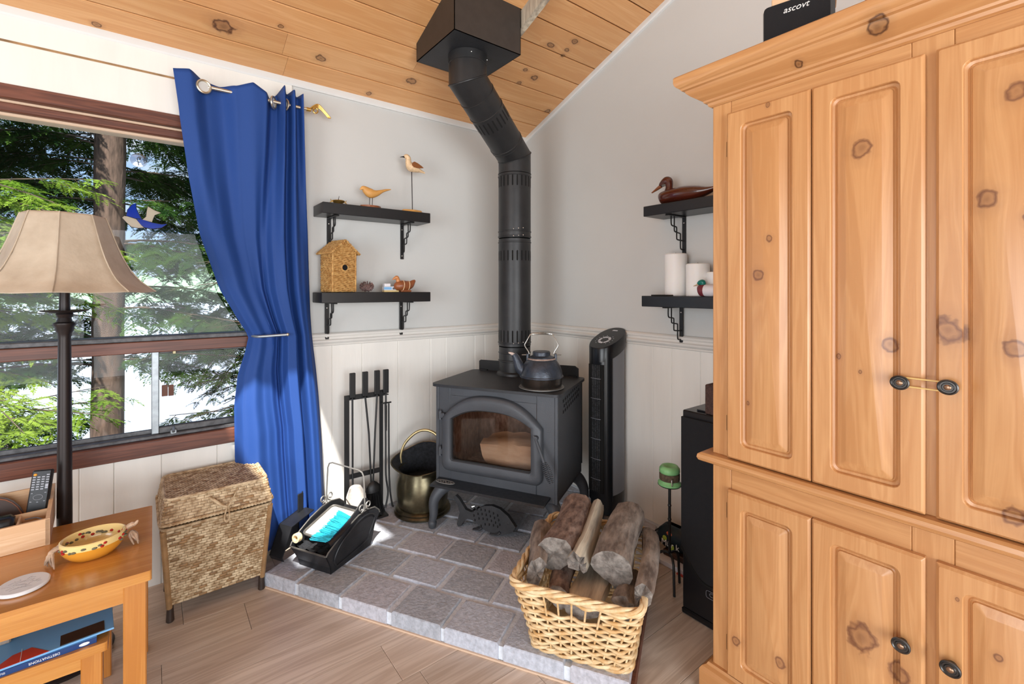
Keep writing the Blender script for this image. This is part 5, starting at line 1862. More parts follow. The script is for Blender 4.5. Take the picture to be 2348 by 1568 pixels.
# ================================================================== WICKER HAMPER
HX, HY = -1.905, -0.208
t = thing('wicker_hamper', 'tall lidded hamper woven of mottled rattan on dark feet below the window', 'hamper', (HX, HY, 0), 1)
def weave(g, P00, P10, P11, P01, nu, nv, th, nrm, seed=1, shift=3):
    """twill of short bowed strips over a quad (u across, v up)"""
    rr = random.Random(seed)
    P00, P10, P11, P01 = [Vector(q) for q in (P00, P10, P11, P01)]
    nrm = Vector(nrm).normalized()
    def at(u, v):
        return (P00 * (1 - u) + P10 * u) * (1 - v) + (P01 * (1 - u) + P11 * u) * v
    for j in range(nv):
        off = (j % shift) / shift
        for i in range(-1, nu):
            u0, u1 = (i + off) / nu, (i + off + 0.94) / nu
            u0, u1 = max(0, u0), min(1, u1)
            if u1 - u0 < 0.15 / nu:
                continue
            v0, v1 = (j + 0.06) / nv, (j + 0.94) / nv
            h = th * rr.uniform(0.75, 1.25)
            um = (u0 + u1) / 2
            vs_ = []
            for (uu, hh) in ((u0, 0.0), (u0 * 0.8 + u1 * 0.2, h), (u0 * 0.2 + u1 * 0.8, h), (u1, 0.0)):
                for vv, k in ((v0, 0.35), ((v0 + v1) / 2, 1.0), (v1, 0.35)):
                    vs_.append(at(uu, vv) + nrm * (hh * k))
            fs = []
            for a in range(3):
                for b in range(2):
                    fs.append((a * 3 + b, a * 3 + b + 1, (a + 1) * 3 + b + 1, (a + 1) * 3 + b))
            g.k = 0 if rr.random() > 0.10 else 1
            g.add(vs_, fs)
    g.k = 0
bx_, by_, rx_, ry_, zb_, zr_ = 0.168, 0.125, 0.186, 0.172, 0.065, 0.385
g = G()
B = [(-bx_, -by_, zb_), (bx_, -by_, zb_), (bx_, by_, zb_), (-bx_, by_, zb_)]
R_ = [(-rx_, -ry_, zr_), (rx_, -ry_, zr_), (rx_, ry_, zr_), (-rx_, ry_, zr_)]
for i in range(4):
    j = (i + 1) % 4
    nr = [(0, -1, 0), (1, 0, 0), (0, 1, 0), (-1, 0, 0)][i]
    weave(g, B[i], B[j], R_[j], R_[i], 13 if i % 2 == 0 else 11, 30, 0.0042, nr, i + 1)
o = g.build('body_weave', ['rattan', 'rattan_dark'], t, sm=50)
o['kind'] = 'stuff'
g = G()
sh = lambda q, f: (q[0] * f, q[1] * f, q[2])
g.loft([[sh(q, 0.985) for q in B], [sh(q, 0.985) for q in R_]])
g.build('body_lining', 'rattan_dark', t, sm=0)
T0 = [(-0.192, -0.178, 0.398), (0.192, -0.178, 0.398), (0.192, 0.178, 0.398), (-0.192, 0.178, 0.398)]
T1 = [(-0.176, -0.148, 0.485), (0.176, -0.148, 0.485), (0.176, 0.148, 0.485), (-0.176, 0.148, 0.485)]
g = G()
for i in range(4):
    j = (i + 1) % 4
    nr = [(0, -1, 0.3), (1, 0, 0.3), (0, 1, 0.3), (-1, 0, 0.3)][i]
    weave(g, T0[i], T0[j], T1[j], T1[i], 12 if i % 2 == 0 else 11, 9, 0.004, nr, i + 11)
weave(g, T1[0], T1[1], T1[2], T1[3], 17, 27, 0.0036, (0, 0, 1), 21, 2)
o = g.build('lid_weave', ['rattan', 'rattan_dark'], t, sm=50)
o['kind'] = 'stuff'
g = G()
g.loft([[sh(q, 0.985) for q in T0], [(q[0] * 0.985, q[1] * 0.985, q[2] - 0.002) for q in T1]])
g.build('lid_lining', 'rattan_dark', t, sm=0)
def cane_ring(nm, hx, hy, zz, r_, m='rattan_dark', rope_=False, par=t):
    g = G()
    pts = [(a, b, zz) for a, b in rrect(hx * 2, hy * 2, 0.03, 5)]
    if rope_:
        q = []
        for i in range(len(pts)):
            a, b = Vector(pts[i]), Vector(pts[(i + 1) % len(pts)])
            L = (b - a).length
            m_ = max(1, int(L / 0.006))
            q += [tuple(a.lerp(b, k / m_)) for k in range(m_)]
        g.tube(q, [r_ * (1.2 if i % 2 else 0.8) for i in range(len(q))], 6, True)
    else:
        g.tube(pts, r_, 8, True)
    return g.build(nm, m, par)
cane_ring('lid_braid', 0.194, 0.181, 0.402, 0.0065, 'rattan', True)
cane_ring('lid_top_cane', 0.177, 0.149, 0.486, 0.006, 'rattan')
cane_ring('rim_cane', 0.190, 0.177, 0.384, 0.0065, 'rattan')
for (sx, sy) in ((-1, -1), (1, -1), (1, 1), (-1, 1)):
    g = G()
    g.tube([(sx * (bx_ - 0.006), sy * (by_ - 0.004), 0.055), (sx * (rx_ - 0.002), sy * (ry_ - 0.002), 0.38)], 0.011, 10)
    lg_ = g.build('corner_post', 'rattan_dark', t)
    g = G()
    g.lathe([(0.011, 0.0005), (0.014, 0.004), (0.013, 0.02), (0.011, 0.06)], (sx * (bx_ - 0.008), sy * (by_ - 0.006), 0), 12)
    g.build('foot', 'foot_dark', lg_)
g = G()
g.tube(spline([(-0.035, -0.172, 0.470), (0.000, -0.196, 0.440), (0.022, -0.200, 0.425)], 5), [0.006] * 8 + [0.0045] * 3, 8)
g.tube(spline([(0.065, -0.165, 0.480), (0.042, -0.194, 0.450), (0.026, -0.200, 0.425)], 5), 0.0024, 6)
g.tube(spline([(0.022, -0.200, 0.428), (0.012, -0.204, 0.385), (0.020, -0.205, 0.368), (0.030, -0.203, 0.385), (0.026, -0.200, 0.428)], 5), 0.003, 6)
g.build('lid_tie', 'rattan', t)

# ================================================================== FLOOR LAMP
LX, LY = -2.362, -0.335
t = thing('floor_lamp', 'dark bronze floor lamp with parchment bell shade in front of the window', 'lamp', (LX, LY, 0))
g = G()
g.lathe([(0.13, 0.0005), (0.135, 0.012), (0.11, 0.025), (0.05, 0.035), (0.03, 0.05)], seg=36)
g.build('base', 'bronze', t)
g = G()
g.lathe([(0.020, 0.045), (0.021, 0.5), (0.0185, 1.02), (0.017, 1.13), (0.019, 1.145), (0.024, 1.155), (0.026, 1.168), (0.031, 1.176), (0.031, 1.181), (0.022, 1.186), (0.018, 1.200), (0.024, 1.212), (0.022, 1.216), (0.016, 1.22)], seg=24)
g.build('pole', 'bronze', t)
g = G()
g.lathe([(0.010, 1.214), (0.060, 1.222), (0.066, 1.227), (0.060, 1.227), (0.015, 1.222)], seg=30)
g.build('drip_dish', 'bronze', t)
g = G()
g.lathe([(0.016, 1.22), (0.014, 1.30), (0.012, 1.45)], seg=18)
g.tube([(0, 0, 1.45), (0, 0, 1.565)], 0.004, 8)
g.ball((0, 0, 1.566), 0.008, 10, 6)
g.build('stem', 'bronze', t)
prof = [(0.247, 1.291), (0.236, 1.300), (0.205, 1.325), (0.176, 1.365), (0.150, 1.420), (0.130, 1.480), (0.114, 1.535), (0.106, 1.560)]
NS = 8
def shade(u, v):
    k = v * (len(prof) - 1)
    i = min(int(k), len(prof) - 2)
    f = k - i
    r_ = prof[i][0] * (1 - f) + prof[i + 1][0] * f
    zz = prof[i][1] * (1 - f) + prof[i + 1][1] * f
    a = 2 * PI * u + rad(8)
    seg_ = 2 * PI / NS
    al = (a % seg_) - seg_ / 2
    r_ *= math.cos(seg_ / 2) / math.cos(al) * 1.035
    return (r_ * math.cos(a), r_ * math.sin(a), zz + 0.006 * (1 - v) * (1 - abs(al) / (seg_ / 2)) * -0.6)
g = G().grid(shade, 80, 24, cu=True)
so = g.build('lamp_shade', 'lampshade', t, sm=60)
so.modifiers.new('thickness', 'SOLIDIFY').thickness = 0.0015
for k in range(NS):
    g = G()
    u = (k * 2 * PI / NS - rad(8)) / (2 * PI)
    g.tube([Vector(shade(u, v)) * 1.0 + Vector((0, 0, 0)) for v in np.linspace(0, 1, 14)], 0.0022, 5)
    g.build('seam', 'lampshade', so)

# ================================================================== NEST OF TABLES
def table(name, label, x0, x1, y0, y1, ztop, th, lw, ap, m1='table_wood', m2='table_wood_v'):
    t = thing(name, label, 'table', ((x0 + x1) / 2, (y0 + y1) / 2, 0))
    hx, hy = (x1 - x0) / 2, (y1 - y0) / 2
    g = G()
    g.prism(rrect(2 * hx, 2 * hy, 0.008, 3), ztop - th, ztop, 'xy')
    g.build('table_top', m1, t, sm=30)
    for sx in (-1, 1):
        for sy in (-1, 1):
            cx, cy = sx * (hx - lw / 2 - 0.012), sy * (hy - lw / 2 - 0.014)
            G().box(cx - lw / 2, cx + lw / 2, cy - lw / 2, cy + lw / 2, 0.0005, ztop - th, 0.003).build('leg', m2, t, sm=0)
    for sy in (-1, 1):
        cy = sy * (hy - 0.030)
        G().box(-hx + lw + 0.012, hx - lw - 0.012, cy - 0.010, cy + 0.010, ztop - th - ap, ztop - th).build('apron', m1, t, sm=0)
    for sx in (-1, 1):
        cx = sx * (hx - 0.030)
        G().box(cx - 0.010, cx + 0.010, -hy + lw + 0.014, hy - lw - 0.014, ztop - th - ap, ztop - th).build('apron', 'table_wood_v', t, sm=0)
    return t
TZ = 0.50
table('end_table', 'honey-stained wooden table holding a bowl and a coaster', -2.72, -2.118, -0.912, -0.41, TZ, 0.028, 0.052, 0.052)
t = table('nesting_table', 'smaller honey-stained table tucked under the table with the bowl', -2.63, -2.215, -0.885, -0.47, 0.325, 0.024, 0.045, 0.04)
# organiser box
OX, OY = -2.372, -0.550
t = thing('organiser_box', 'pale wooden divided organiser box on the table beside the bowl', 'box', (OX, OY, TZ), 4)
W_, D_, Hf, Hb = 0.235, 0.262, 0.083, 0.112
def slabp(nm, x0, x1, y0, y1, z0, z1, m='box_wood', sm=0):
    return G().box(x0, x1, y0, y1, z0, z1, 0.001).build(nm, m, t, sm=sm)
slabp('front_panel', -W_, 0, 0, 0.010, 0.0005, Hf)
slabp('back_panel', -W_, 0, D_ - 0.010, D_, 0.0005, Hb)
g = G().prism([(0.0, 0.0005), (0.0, Hf), (D_, Hb), (D_, 0.0005)], -0.010, 0.0, 'yz')
g.build('end_panel', 'box_wood', t, sm=0)
g = G().prism([(0.0, 0.0005), (0.0, Hf), (D_, Hb), (D_, 0.0005)], -W_, -W_ + 0.010, 'yz')
g.build('end_panel', 'box_wood', t, sm=0)
slabp('base_panel', -W_ + 0.01, -0.01, 0.01, D_ - 0.01, 0.0005, 0.008)
slabp('divider', -W_ + 0.01, -0.01, 0.095, 0.101, 0.008, Hf)
slabp('divider', -0.075, -0.069, 0.010, 0.095, 0.008, Hf - 0.004)
def box_w(lx, ly, lz_):
    c_, s_ = math.cos(rad(4)), math.sin(rad(4))
    return (OX + lx * c_ - ly * s_, OY + lx * s_ + ly * c_, TZ + lz_)
t = thing('remote_control', 'dark remote control with orange power key standing in the organiser box', 'remote', box_w(-0.044, 0.125, 0.0085))
t.rotation_euler = (rad(-14), rad(2), rad(-14))
g = G().box(-0.026, 0.026, -0.009, 0.009, 0, 0.190, 0.004)
g.build('casing', 'blackplastic', t, sm=0)
def key(nm, m, x_, z_, w_, h_):
    G().box(x_ - w_ / 2, x_ + w_ / 2, -0.0105, -0.0088, z_ - h_ / 2, z_ + h_ / 2, 0.0005).build(nm, m, t, sm=0)
g = G().ball((-0.016, -0.0095, 0.176), (0.005, 0.0022, 0.004), 12, 6)
g.build('power_key', 'orange', t)
for r_ in range(6):
    for c_ in range(4):
        x_, z_ = -0.017 + c_ * 0.0115, 0.168 - r_ * 0.0076 + (0.006 if c_ == 3 else 0)
        key('key', 'button', x_, z_, 0.008, 0.0034)
key('volume_key', 'button', 0.0175, 0.137, 0.008, 0.013)
for k, (x_, z_) in enumerate([(-0.017, 0.118), (0.017, 0.118), (-0.017, 0.092), (0.0, 0.090), (0.017, 0.092)]):
    key('key', 'button', x_, z_, 0.005, 0.002)
g = G()
g.tube([(0.0 + 0.012 * math.cos(a), -0.0095, 0.105 + 0.008 * math.sin(a)) for a in np.linspace(0, 2 * PI, 21)[:-1]], 0.0012, 6, True)
g.build('navigation_ring', 'fan_grey', t)
t = thing('leather_case', 'dark brown leather case leaning in the back of the organiser box', 'case', box_w(-0.15, 0.185, 0.0085))
t.rotation_euler = (rad(-20), 0, rad(4))
g = G()
g.prism([(0.085 * math.cos(a), 0.115 * math.sin(a)) for a in np.linspace(0, PI, 15)], -0.012, 0.012, 'xz')
g.build('shell', 'leather', t, sm=40)
g = G()
g.tube([(0.080 * math.cos(a), -0.013, 0.108 * math.sin(a)) for a in np.linspace(0, PI, 15)], 0.002, 6)
g.build('piping', 'duck_mid', t)
t = thing('eyeglass_case', 'black rounded device lying in the front slot of the organiser box', 'device', box_w(-0.125, 0.052, 0.0085), 4)
g = G().box(-0.045, 0.045, -0.026, 0.026, 0, 0.092, 0.010)
g.build('casing', 'blackplastic', t, sm=60)
t = thing('coiled_cable', 'thin grey cable coiled in the small slot of the organiser box', 'cable', box_w(-0.040, 0.052, 0.0085))
g = G()
g.tube([((0.018 + 0.006 * math.sin(i * 0.9)) * math.cos(i * 0.42), (0.022 + 0.004 * math.cos(i * 0.7)) * math.sin(i * 0.42), 0.004 + 0.0012 * i) for i in range(52)], 0.0018, 6)
g.build('cord', 'fan_grey', t)
# pottery bowl with root handles
BX_, BY_ = -2.258, -0.705
t = thing('pottery_bowl', 'yellow glazed oval bowl painted with red berries and gnarled root handles', 'bowl', (BX_, BY_, TZ), 6)
def oval(prof_, sx=1.0, sy=0.86, n=40, cap0=True, cap1=True):
    g = G()
    g.lathe(prof_, (0, 0, 0), n, sx, sy, cap0, cap1)
    return g
g = oval([(0.045, 0.0005), (0.052, 0.003), (0.066, 0.018), (0.073, 0.030), (0.0745, 0.040)], cap1=False)
g.build('outer_wall', 'amber', t, sm=60)
g = oval([(0.0745, 0.040), (0.076, 0.052), (0.0765, 0.058), (0.073, 0.060), (0.069, 0.057)], cap0=False, cap1=False)
g.build('rim', 'yellow', t, sm=60)
g = oval([(0.069, 0.057), (0.066, 0.035), (0.055, 0.014), (0.03, 0.008), (0.0005, 0.007)], cap0=False)
g.build('inside', 'yellow', t, sm=60)
rr = random.Random(31)
gl_, gb_ = G(), G()
for i in range(70):
    a = 2 * PI * i / 70 + rr.uniform(-0.05, 0.05)
    ins_ = rr.random() < 0.45
    zz = rr.uniform(0.036, 0.053)
    r_ = (0.0695 if ins_ else 0.0752) - (0.003 if ins_ and zz < 0.045 else 0)
    q = (r_ * math.cos(a), 0.86 * r_ * math.sin(a), zz)
    if rr.random() < 0.4:
        gb_.ball(q, (0.005, 0.005, 0.004), 8, 5)
    else:
        gl_.ball(q, (0.006 * rr.uniform(0.7, 1.3), 0.0045, 0.0035), 7, 4)
o = gl_.build('painted_leaves', 'olive', t)
o['kind'] = 'stuff'
o = gb_.build('painted_berries', 'berry', t)
o['kind'] = 'stuff'
for s_ in (-1, 1):
    g = G()
    rr = random.Random(40 + s_)
    g.tube(spline([(s_ * 0.072, 0, 0.050), (s_ * 0.088, -0.004, 0.044 if s_ < 0 else 0.060), (s_ * 0.098, -0.008, 0.028 if s_ < 0 else 0.062), (s_ * 0.104, -0.012, 0.014 if s_ < 0 else 0.072)], 4), [0.008, 0.009, 0.007, 0.008, 0.007, 0.008, 0.006, 0.007, 0.005, 0.005, 0.004, 0.003, 0.002], 7)
    for k in range(5):
        a0 = Vector((s_ * 0.088, -0.004, 0.040))
        b0 = Vector((s_ * rr.uniform(0.082, 0.112), rr.uniform(-0.035, 0.02), 0.0035))
        g.tube(spline([a0, (a0 + b0) / 2 + Vector((rr.uniform(-0.01, 0.01), rr.uniform(-0.01, 0.01), 0.006)), b0], 4), [0.0045, 0.004, 0.0045, 0.0036, 0.004, 0.0032, 0.003, 0.0025, 0.0015], 6)
    g.build('root_handle', 'root', t)
t = thing('round_coaster', 'white round stone coaster with faint sketch print on the table front', 'coaster', (-2.392, -0.800, TZ))
g = G()
g.lathe([(0.048, 0.0005), (0.052, 0.003), (0.053, 0.009), (0.050, 0.0115), (0.001, 0.0115)], seg=44)
g.build('stone', 'coaster', t)
g = G()
rr = random.Random(5)
for i in range(26):
    a = rr.uniform(0, 2 * PI)
    r_ = 0.036 * math.sqrt(rr.random())
    c0 = Vector((r_ * math.cos(a), r_ * math.sin(a) * 0.7, 0.0117))
    d0 = Vector((rr.uniform(-0.012, 0.012), rr.uniform(-0.005, 0.005), 0))
    g.tube([c0 - d0, c0 + d0 * 0.3 + Vector((0, 0.002, 0)), c0 + d0], 0.0003, 3)
o = g.build('sketch_print', 'ink', t)
o['kind'] = 'stuff'
# books on the nesting table
NZ = 0.325
t = thing('travel_book', 'thick paperback with navy spine lying on the small nesting table', 'book', (-2.38, -0.80, NZ), 3)
g = G().box(-0.135, 0.135, -0.075, 0.095, 0.0018, 0.0130)
g.build('pages', 'paper', t, sm=0)
g = G()
g.box(-0.137, 0.137, -0.0765, 0.097, 0.0004, 0.0018)
g.box(-0.137, 0.137, -0.0765, 0.097, 0.0130, 0.0146)
g.build('cover', 'ltblue', t, sm=0)
g = G().box(-0.137, 0.137, -0.0785, -0.0765, 0.0004, 0.0146)
g.build('spine', 'navy', t, sm=0)
text('spine_title', 'DESTINATIONS', 0.0085, 'white', t, (0.035, -0.0787, 0.0075), (rad(90), rad(180), 0), 0.0002)
text('spine_author', 'GUIDE BOOK', 0.0065, 'white', t, (-0.055, -0.0787, 0.0078), (rad(90), rad(180), 0), 0.0002)
g = G().ball((0.112, -0.0787, 0.0075), (0.011, 0.0006, 0.0042), 14, 6)
g.build('spine_emblem', 'white', t)
t = thing('picture_book', 'flat light blue booklet with a red sail print on top of the paperback', 'book', (-2.36, -0.785, NZ + 0.0150), 5)
G().box(-0.150, 0.150, -0.090, 0.100, 0.0003, 0.0055, 0.001).build('cover', 'ltblue', t, sm=0)
G().prism([(-0.09, -0.0895), (0.02, -0.0895), (-0.015, -0.04), (-0.05, -0.045)], 0.0056, 0.0060, 'xy').build('sail_print', 'red', t, sm=0)
G().box(0.04, 0.13, -0.085, -0.035, 0.0056, 0.0060).build('photo_print', 'leather', t, sm=0)
G().box(-0.034, -0.033, -0.0892, -0.03, 0.0058, 0.0062).build('mast_print', 'white', t, sm=0)
t = thing('wooden_block', 'weathered grey-brown wooden box standing behind the books under the table', 'box', (-2.47, -0.74, NZ + 0.0212))
G().box(-0.05, 0.05, -0.03, 0.10, 0.0, 0.10, 0.003).build('block', 'log_bark', t, sm=0)

# ================================================================== LOG BASKET
KA = -59.0
KX, KY = -0.840, -1.400
bk_ = thing('log_basket', 'rectangular pale willow basket full of firewood at the hearth corner', 'basket', (KX, KY, HZ), KA)
bw0, bd0, bw1, bd1, bh = 0.34, 0.36, 0.43, 0.52, 0.25
def bpos(u, f, r_=0.045):
    """point on the basket wall: u along the perimeter 0..1, f height 0..1"""
    w_, d_ = bw0 + (bw1 - bw0) * f ** 1.2, bd0 + (bd1 - bd0) * f ** 1.2
    out = rrect(w_, d_, r_, 6)
    # arc-length param
    P_ = [Vector((a, b, 0)) for a, b in out]
    L = [(P_[(i + 1) % len(P_)] - P_[i]).length for i in range(len(P_))]
    T = sum(L)
    s_ = (u % 1.0) * T
    for i, l in enumerate(L):
        if s_ <= l:
            q = P_[i].lerp(P_[(i + 1) % len(P_)], s_ / l)
            return q
        s_ -= l
    return P_[0]
NST = 38
g = G()
for k in range(NST):
    u = k / NST
    pts = []
    for i in range(7):
        f = i / 6
        q = bpos(u, f)
        pts.append((q.x, q.y, 0.006 + bh * f))
    g.tube(pts, 0.0034, 6)
o = g.build('stakes', 'wicker', bk_)
o['kind'] = 'stuff'
NR = 14
g = G()
# hand-hole gap in the front face (bounded in local x, on the front side)
def in_hole(q, f):
    return q.y < -0.1 and abs(q.x - (-0.005)) < 0.085 and 0.70 < f < 0.90
NP = NST * 4
for r_ in range(NR):
    f = 0.05 + 0.87 * r_ / (NR - 1)
    run = []
    runs = []
    for i in range(NP + 1):
        u = i / NP
        q = bpos(u, f)
        n_ = Vector((q.x, q.y, 0)).normalized()
        off = 0.0066 * math.cos(PI * (i / 4 + r_))
        p_ = (q.x + n_.x * off, q.y + n_.y * off, 0.006 + bh * f + 0.0012 * math.sin(i * 1.3 + r_))
        if in_hole(q, f):
            if len(run) > 1:
                runs.append(run)
            run = []
        else:
            run.append(p_)
    if len(run) > 1:
        runs.append(run)
    for run in runs:
        g.tube(run, [0.0056 * (1 + 0.12 * math.sin(i_ * 0.7 + r_)) for i_ in range(len(run))], 7)
o = g.build('woven_rods', 'wicker', bk_, sm=60)
o['kind'] = 'stuff'
for (f, nm, ring_r, strands, wv) in ((1.0, 'rim_braid', 0.0065, 4, 10), (0.02, 'base_braid', 0.0055, 3, 8)):
    for s_ in range(strands):
        g = G()
        pts = []
        n = 220
        for i in range(n):
            u = i / n
            q = bpos(u, f)
            nn = Vector((q.x, q.y, 0)).normalized()
            a = 2 * PI * (u * wv + s_ / strands)
            pts.append((q.x + nn.x * 0.009 * math.cos(a), q.y + nn.y * 0.009 * math.cos(a), 0.008 + bh * f + 0.008 * math.sin(a)))
        g.tube(pts, ring_r, 6, True)
        g.build(nm, 'wicker', bk_, sm=60)
G().prism(rrect(bw0 - 0.01, bd0 - 0.01, 0.04, 4), 0.003, 0.009, 'xy').build('bottom', 'wicker', bk_, sm=0)

def log(label, a, b, r0, r1, bark, end='log_end', split=0.0, seed=1, flat=1.0, jag=0.0, patch=None):
    """firewood from a to b (basket local coordinates, heights above the floor)"""
    c_, s_ = math.cos(rad(KA)), math.sin(rad(KA))
    tow = lambda p: Vector((KX + p[0] * c_ - p[1] * s_, KY + p[0] * s_ + p[1] * c_, p[2]))
    A, B_ = tow(a), tow(b)
    mid = (A + B_) / 2
    t = thing('split_log' if split else 'round_log', label, 'log', mid)
    d = (B_ - A)
    L = d.length
    q = d.to_track_quat('Z', 'Y')
    t.rotation_mode = 'QUATERNION'
    t.rotation_quaternion = q
    rr = random.Random(seed)
    n, seg = 12, 20
    ph = []
    for k in range(seg):
        an = 2 * PI * k / seg
        ph.append(1 + 0.10 * math.sin(2 * an + seed) + 0.06 * math.sin(3 * an + 2 * seed) + rr.uniform(-0.03, 0.03))
    if split:         # flatten one or two sides to split faces
        for k in range(seg):
            an = 2 * PI * k / seg
            for fa in ([seed * 0.7] if split < 1.5 else [seed * 0.7, seed * 0.7 + 1.9]):
                cc = math.cos(an - fa)
                lim = 0.25
                if cc * ph[k] > lim:
                    ph[k] = min(ph[k], lim / cc)
    rings = []
    for i in range(n):
        f = i / (n - 1)
        r_ = r0 + (r1 - r0) * f
        bend = 0.012 * math.sin(PI * f + seed)
        row = []
        for k in range(seg):
            an = 2 * PI * k / seg
            rrn = r_ * ph[k] * (1 + rr.uniform(-0.035, 0.035))
            zz = -L / 2 + L * f
            if i == 0:
                zz += jag * rr.uniform(-1, 1)
            if i == n - 1:
                zz += 0.4 * jag * rr.uniform(-1, 1)
            row.append((bend + rrn * math.cos(an), flat * rrn * math.sin(an), zz))
        rings.append(row)
    G().loft(rings, False, False).build('bark', bark, t, sm=40)
    for ri, zz in ((0, -L / 2), (n - 1, L / 2)):
        g = G()
        base_ = rings[ri]
        cx = sum(p[0] for p in base_) / seg
        cy = sum(p[1] for p in base_) / seg
        r2 = [(cx + (p[0] - cx) * 0.55, cy + (p[1] - cy) * 0.55, p[2] + (0.002 if ri else -0.002) * rr.uniform(0.3, 1)) for p in base_]
        r3 = [(cx + (p[0] - cx) * 0.05, cy + (p[1] - cy) * 0.05, zz) for p in base_]
        g.loft([base_, r2, r3], False, True)
        g.build('cut_end', end, t, sm=0)
    if patch:
        for (k0, f0, sz) in patch:
            g = G()
            cen = None
            pts = []
            for j in range(10):
                an = 2 * PI * j / 10
                kk = (k0 + sz * 30 * math.cos(an) * rr.uniform(0.6, 1.1))
                ff = f0 + sz * 2.2 * math.sin(an) * rr.uniform(0.6, 1.1)
                a2 = 2 * PI * kk / seg
                r_ = (r0 + (r1 - r0) * ff) * 1.14
                bend = 0.012 * math.sin(PI * ff + seed)
                pts.append((bend + r_ * math.cos(a2), flat * r_ * math.sin(a2), -L / 2 + L * ff))
            g.add(pts, [tuple(range(10))])
            g.build('pale_lichen', 'ash', t, sm=0)
    return t
log('thick round log with dark reddish bark leaning across the basket corner nearest the stove', (-0.104, -0.09, 0.350), (-0.104, 0.235, 0.382), 0.064, 0.060, 'log_bark_red', seed=3, jag=0.004)
log('rough grey log stub sunk beside the reddish log at the basket corner', (-0.150, -0.17, 0.312), (-0.195, 0.10, 0.305), 0.046, 0.055, 'log_bark', split=1, seed=5, jag=0.012)
log('pale split log with a pointed upper end in the middle of the basket', (-0.010, -0.115, 0.345), (0.010, 0.230, 0.400), 0.058, 0.040, 'log_split', split=2, seed=4, jag=0.02)
log('thick grey-brown round log with white lichen patches lying over the basket', (0.112, -0.105, 0.352), (0.112, 0.235, 0.388), 0.066, 0.056, 'log_bark', seed=7, jag=0.004, patch=((15, 0.52, 0.07), (12, 0.82, 0.05)))
log('deeply ridged grey bark log at the basket side towards the armoire', (0.200, -0.18, 0.325), (0.175, 0.20, 0.320), 0.042, 0.046, 'log_bark', split=1, seed=9, jag=0.012)
log('short pale log with a flat sawn end low at the basket front', (0.030, -0.195, 0.268), (0.012, 0.08, 0.255), 0.058, 0.058, 'log_split', split=1, seed=2)
log('small dark log low at the basket front beside the pale sawn log', (-0.066, -0.185, 0.262), (-0.085, 0.06, 0.245), 0.036, 0.036, 'log_bark_red', seed=6)
log('dark chunky split log low in the front basket corner near the armoire', (0.158, -0.195, 0.275), (0.140, 0.02, 0.245), 0.046, 0.044, 'log_bark', split=1, seed=8, jag=0.012)

# ================================================================== CANDLE STAND
t = thing('iron_candle_stand', 'thin wrought-iron tripod candle stand by the floor speaker', 'candle stand', (-0.334, -1.40, 0))
g = G()
g.tube([(0, 0, 0.150), (0, 0, 0.447)], 0.0062, 8)
for zz in (0.36, 0.30, 0.19):
    g.lathe([(0.006, zz - 0.006), (0.0085, zz), (0.006, zz + 0.006)], seg=10)
g.build('stem', 'black', t)
for k in range(3):
    a = rad(231.6 + 120 * k)
    g = G()
    cs, sn = math.cos(a), math.sin(a)
    g.tube(spline([(0, 0, 0.152), (0.030 * cs, 0.030 * sn, 0.152), (0.052 * cs, 0.052 * sn, 0.128), (0.058 * cs, 0.058 * sn, 0.07), (0.062 * cs, 0.062 * sn, 0.004)], 5), 0.0056, 8)
    g.build('leg', 'black', t)
g = G()
g.lathe([(0.008, 0.444), (0.046, 0.448), (0.050, 0.452), (0.046, 0.452), (0.001, 0.451)], seg=28)
g.build('drip_plate', 'black', t)
t = thing('green_candle', 'melted green candle with dark band on the iron stand', 'candle', (-0.334, -1.40, 0.4525))
g = G()
g.lathe([(0.048, 0.0), (0.049, 0.008), (0.040, 0.016), (0.038, 0.022)], seg=28)
g.build('lower_wax', 'candle_green', t)
g = G()
g.lathe([(0.041, 0.020), (0.043, 0.024), (0.043, 0.046), (0.041, 0.050)], seg=28)
g.build('band', 'twine', t)
g = G()
g.lathe([(0.040, 0.049), (0.045, 0.056), (0.044, 0.070), (0.036, 0.080), (0.026, 0.081), (0.016, 0.072), (0.001, 0.070)], seg=28, sx=1.0, sy=0.95)
g.build('melted_top', 'candle_green', t, sm=60)
g = G()
g.tube([(-0.036 + 0.012 * math.cos(a) * 0.3, -0.032 - 0.004, 0.024 + 0.014 * math.sin(a)) for a in np.linspace(0, 2 * PI, 15)[:-1]], 0.0015, 5, True)
g.build('wire_charm', 'steel', t)

# ================================================================== FLOOR SPEAKER
t = thing('floor_speaker', 'tall black floor-standing speaker beside the armoire', 'speaker', (-0.435, -1.519, 0), -90)
# local x: away from the corner (world -y), local y: into depth (world +x)
g = G().box(0.0, 0.235, 0.012, 0.30, 0.022, 0.815, 0.004)
g.build('cabinet', 'blackplastic', t, sm=0)
g = G().box(-0.002, 0.237, 0.004, 0.30, 0.0005, 0.024, 0.006)
g.build('plinth', 'fan_black', t, sm=0)
n = 18
arc = [(0.232 * i / n + 0.0015, 0.305 - 0.135 * math.sin(PI * (0.06 + 0.88 * i / n))) for i in range(n + 1)]
g = G().prism([(0.0015, 0.790)] + arc + [(0.2335, 0.790)], 0.0, 0.012, 'xz')
g.build('cloth_grille', 'speaker', t, sm=0)
g = G()
g.tube([(a, 0.002, b - 0.008) for a, b in arc], 0.006, 6)
g.build('grille_edge', 'slot', t)
text('badge', 'Classic', 0.022, 'fan_grey', t, (0.145, 0.0112, 0.128), (rad(90), 0, 0), 0.0006)
g = G()
g.tube([(0.145 + a, 0.010, 0.128 + b) for a, b in rrect(0.085, 0.028, 0.008, 3)], 0.0011, 5, True)
g.build('badge_frame', 'fan_grey', t)
t = thing('woven_box', 'small dark brown woven box on top of the floor speaker', 'box', (-0.36, -1.655, 0.8155), -90)
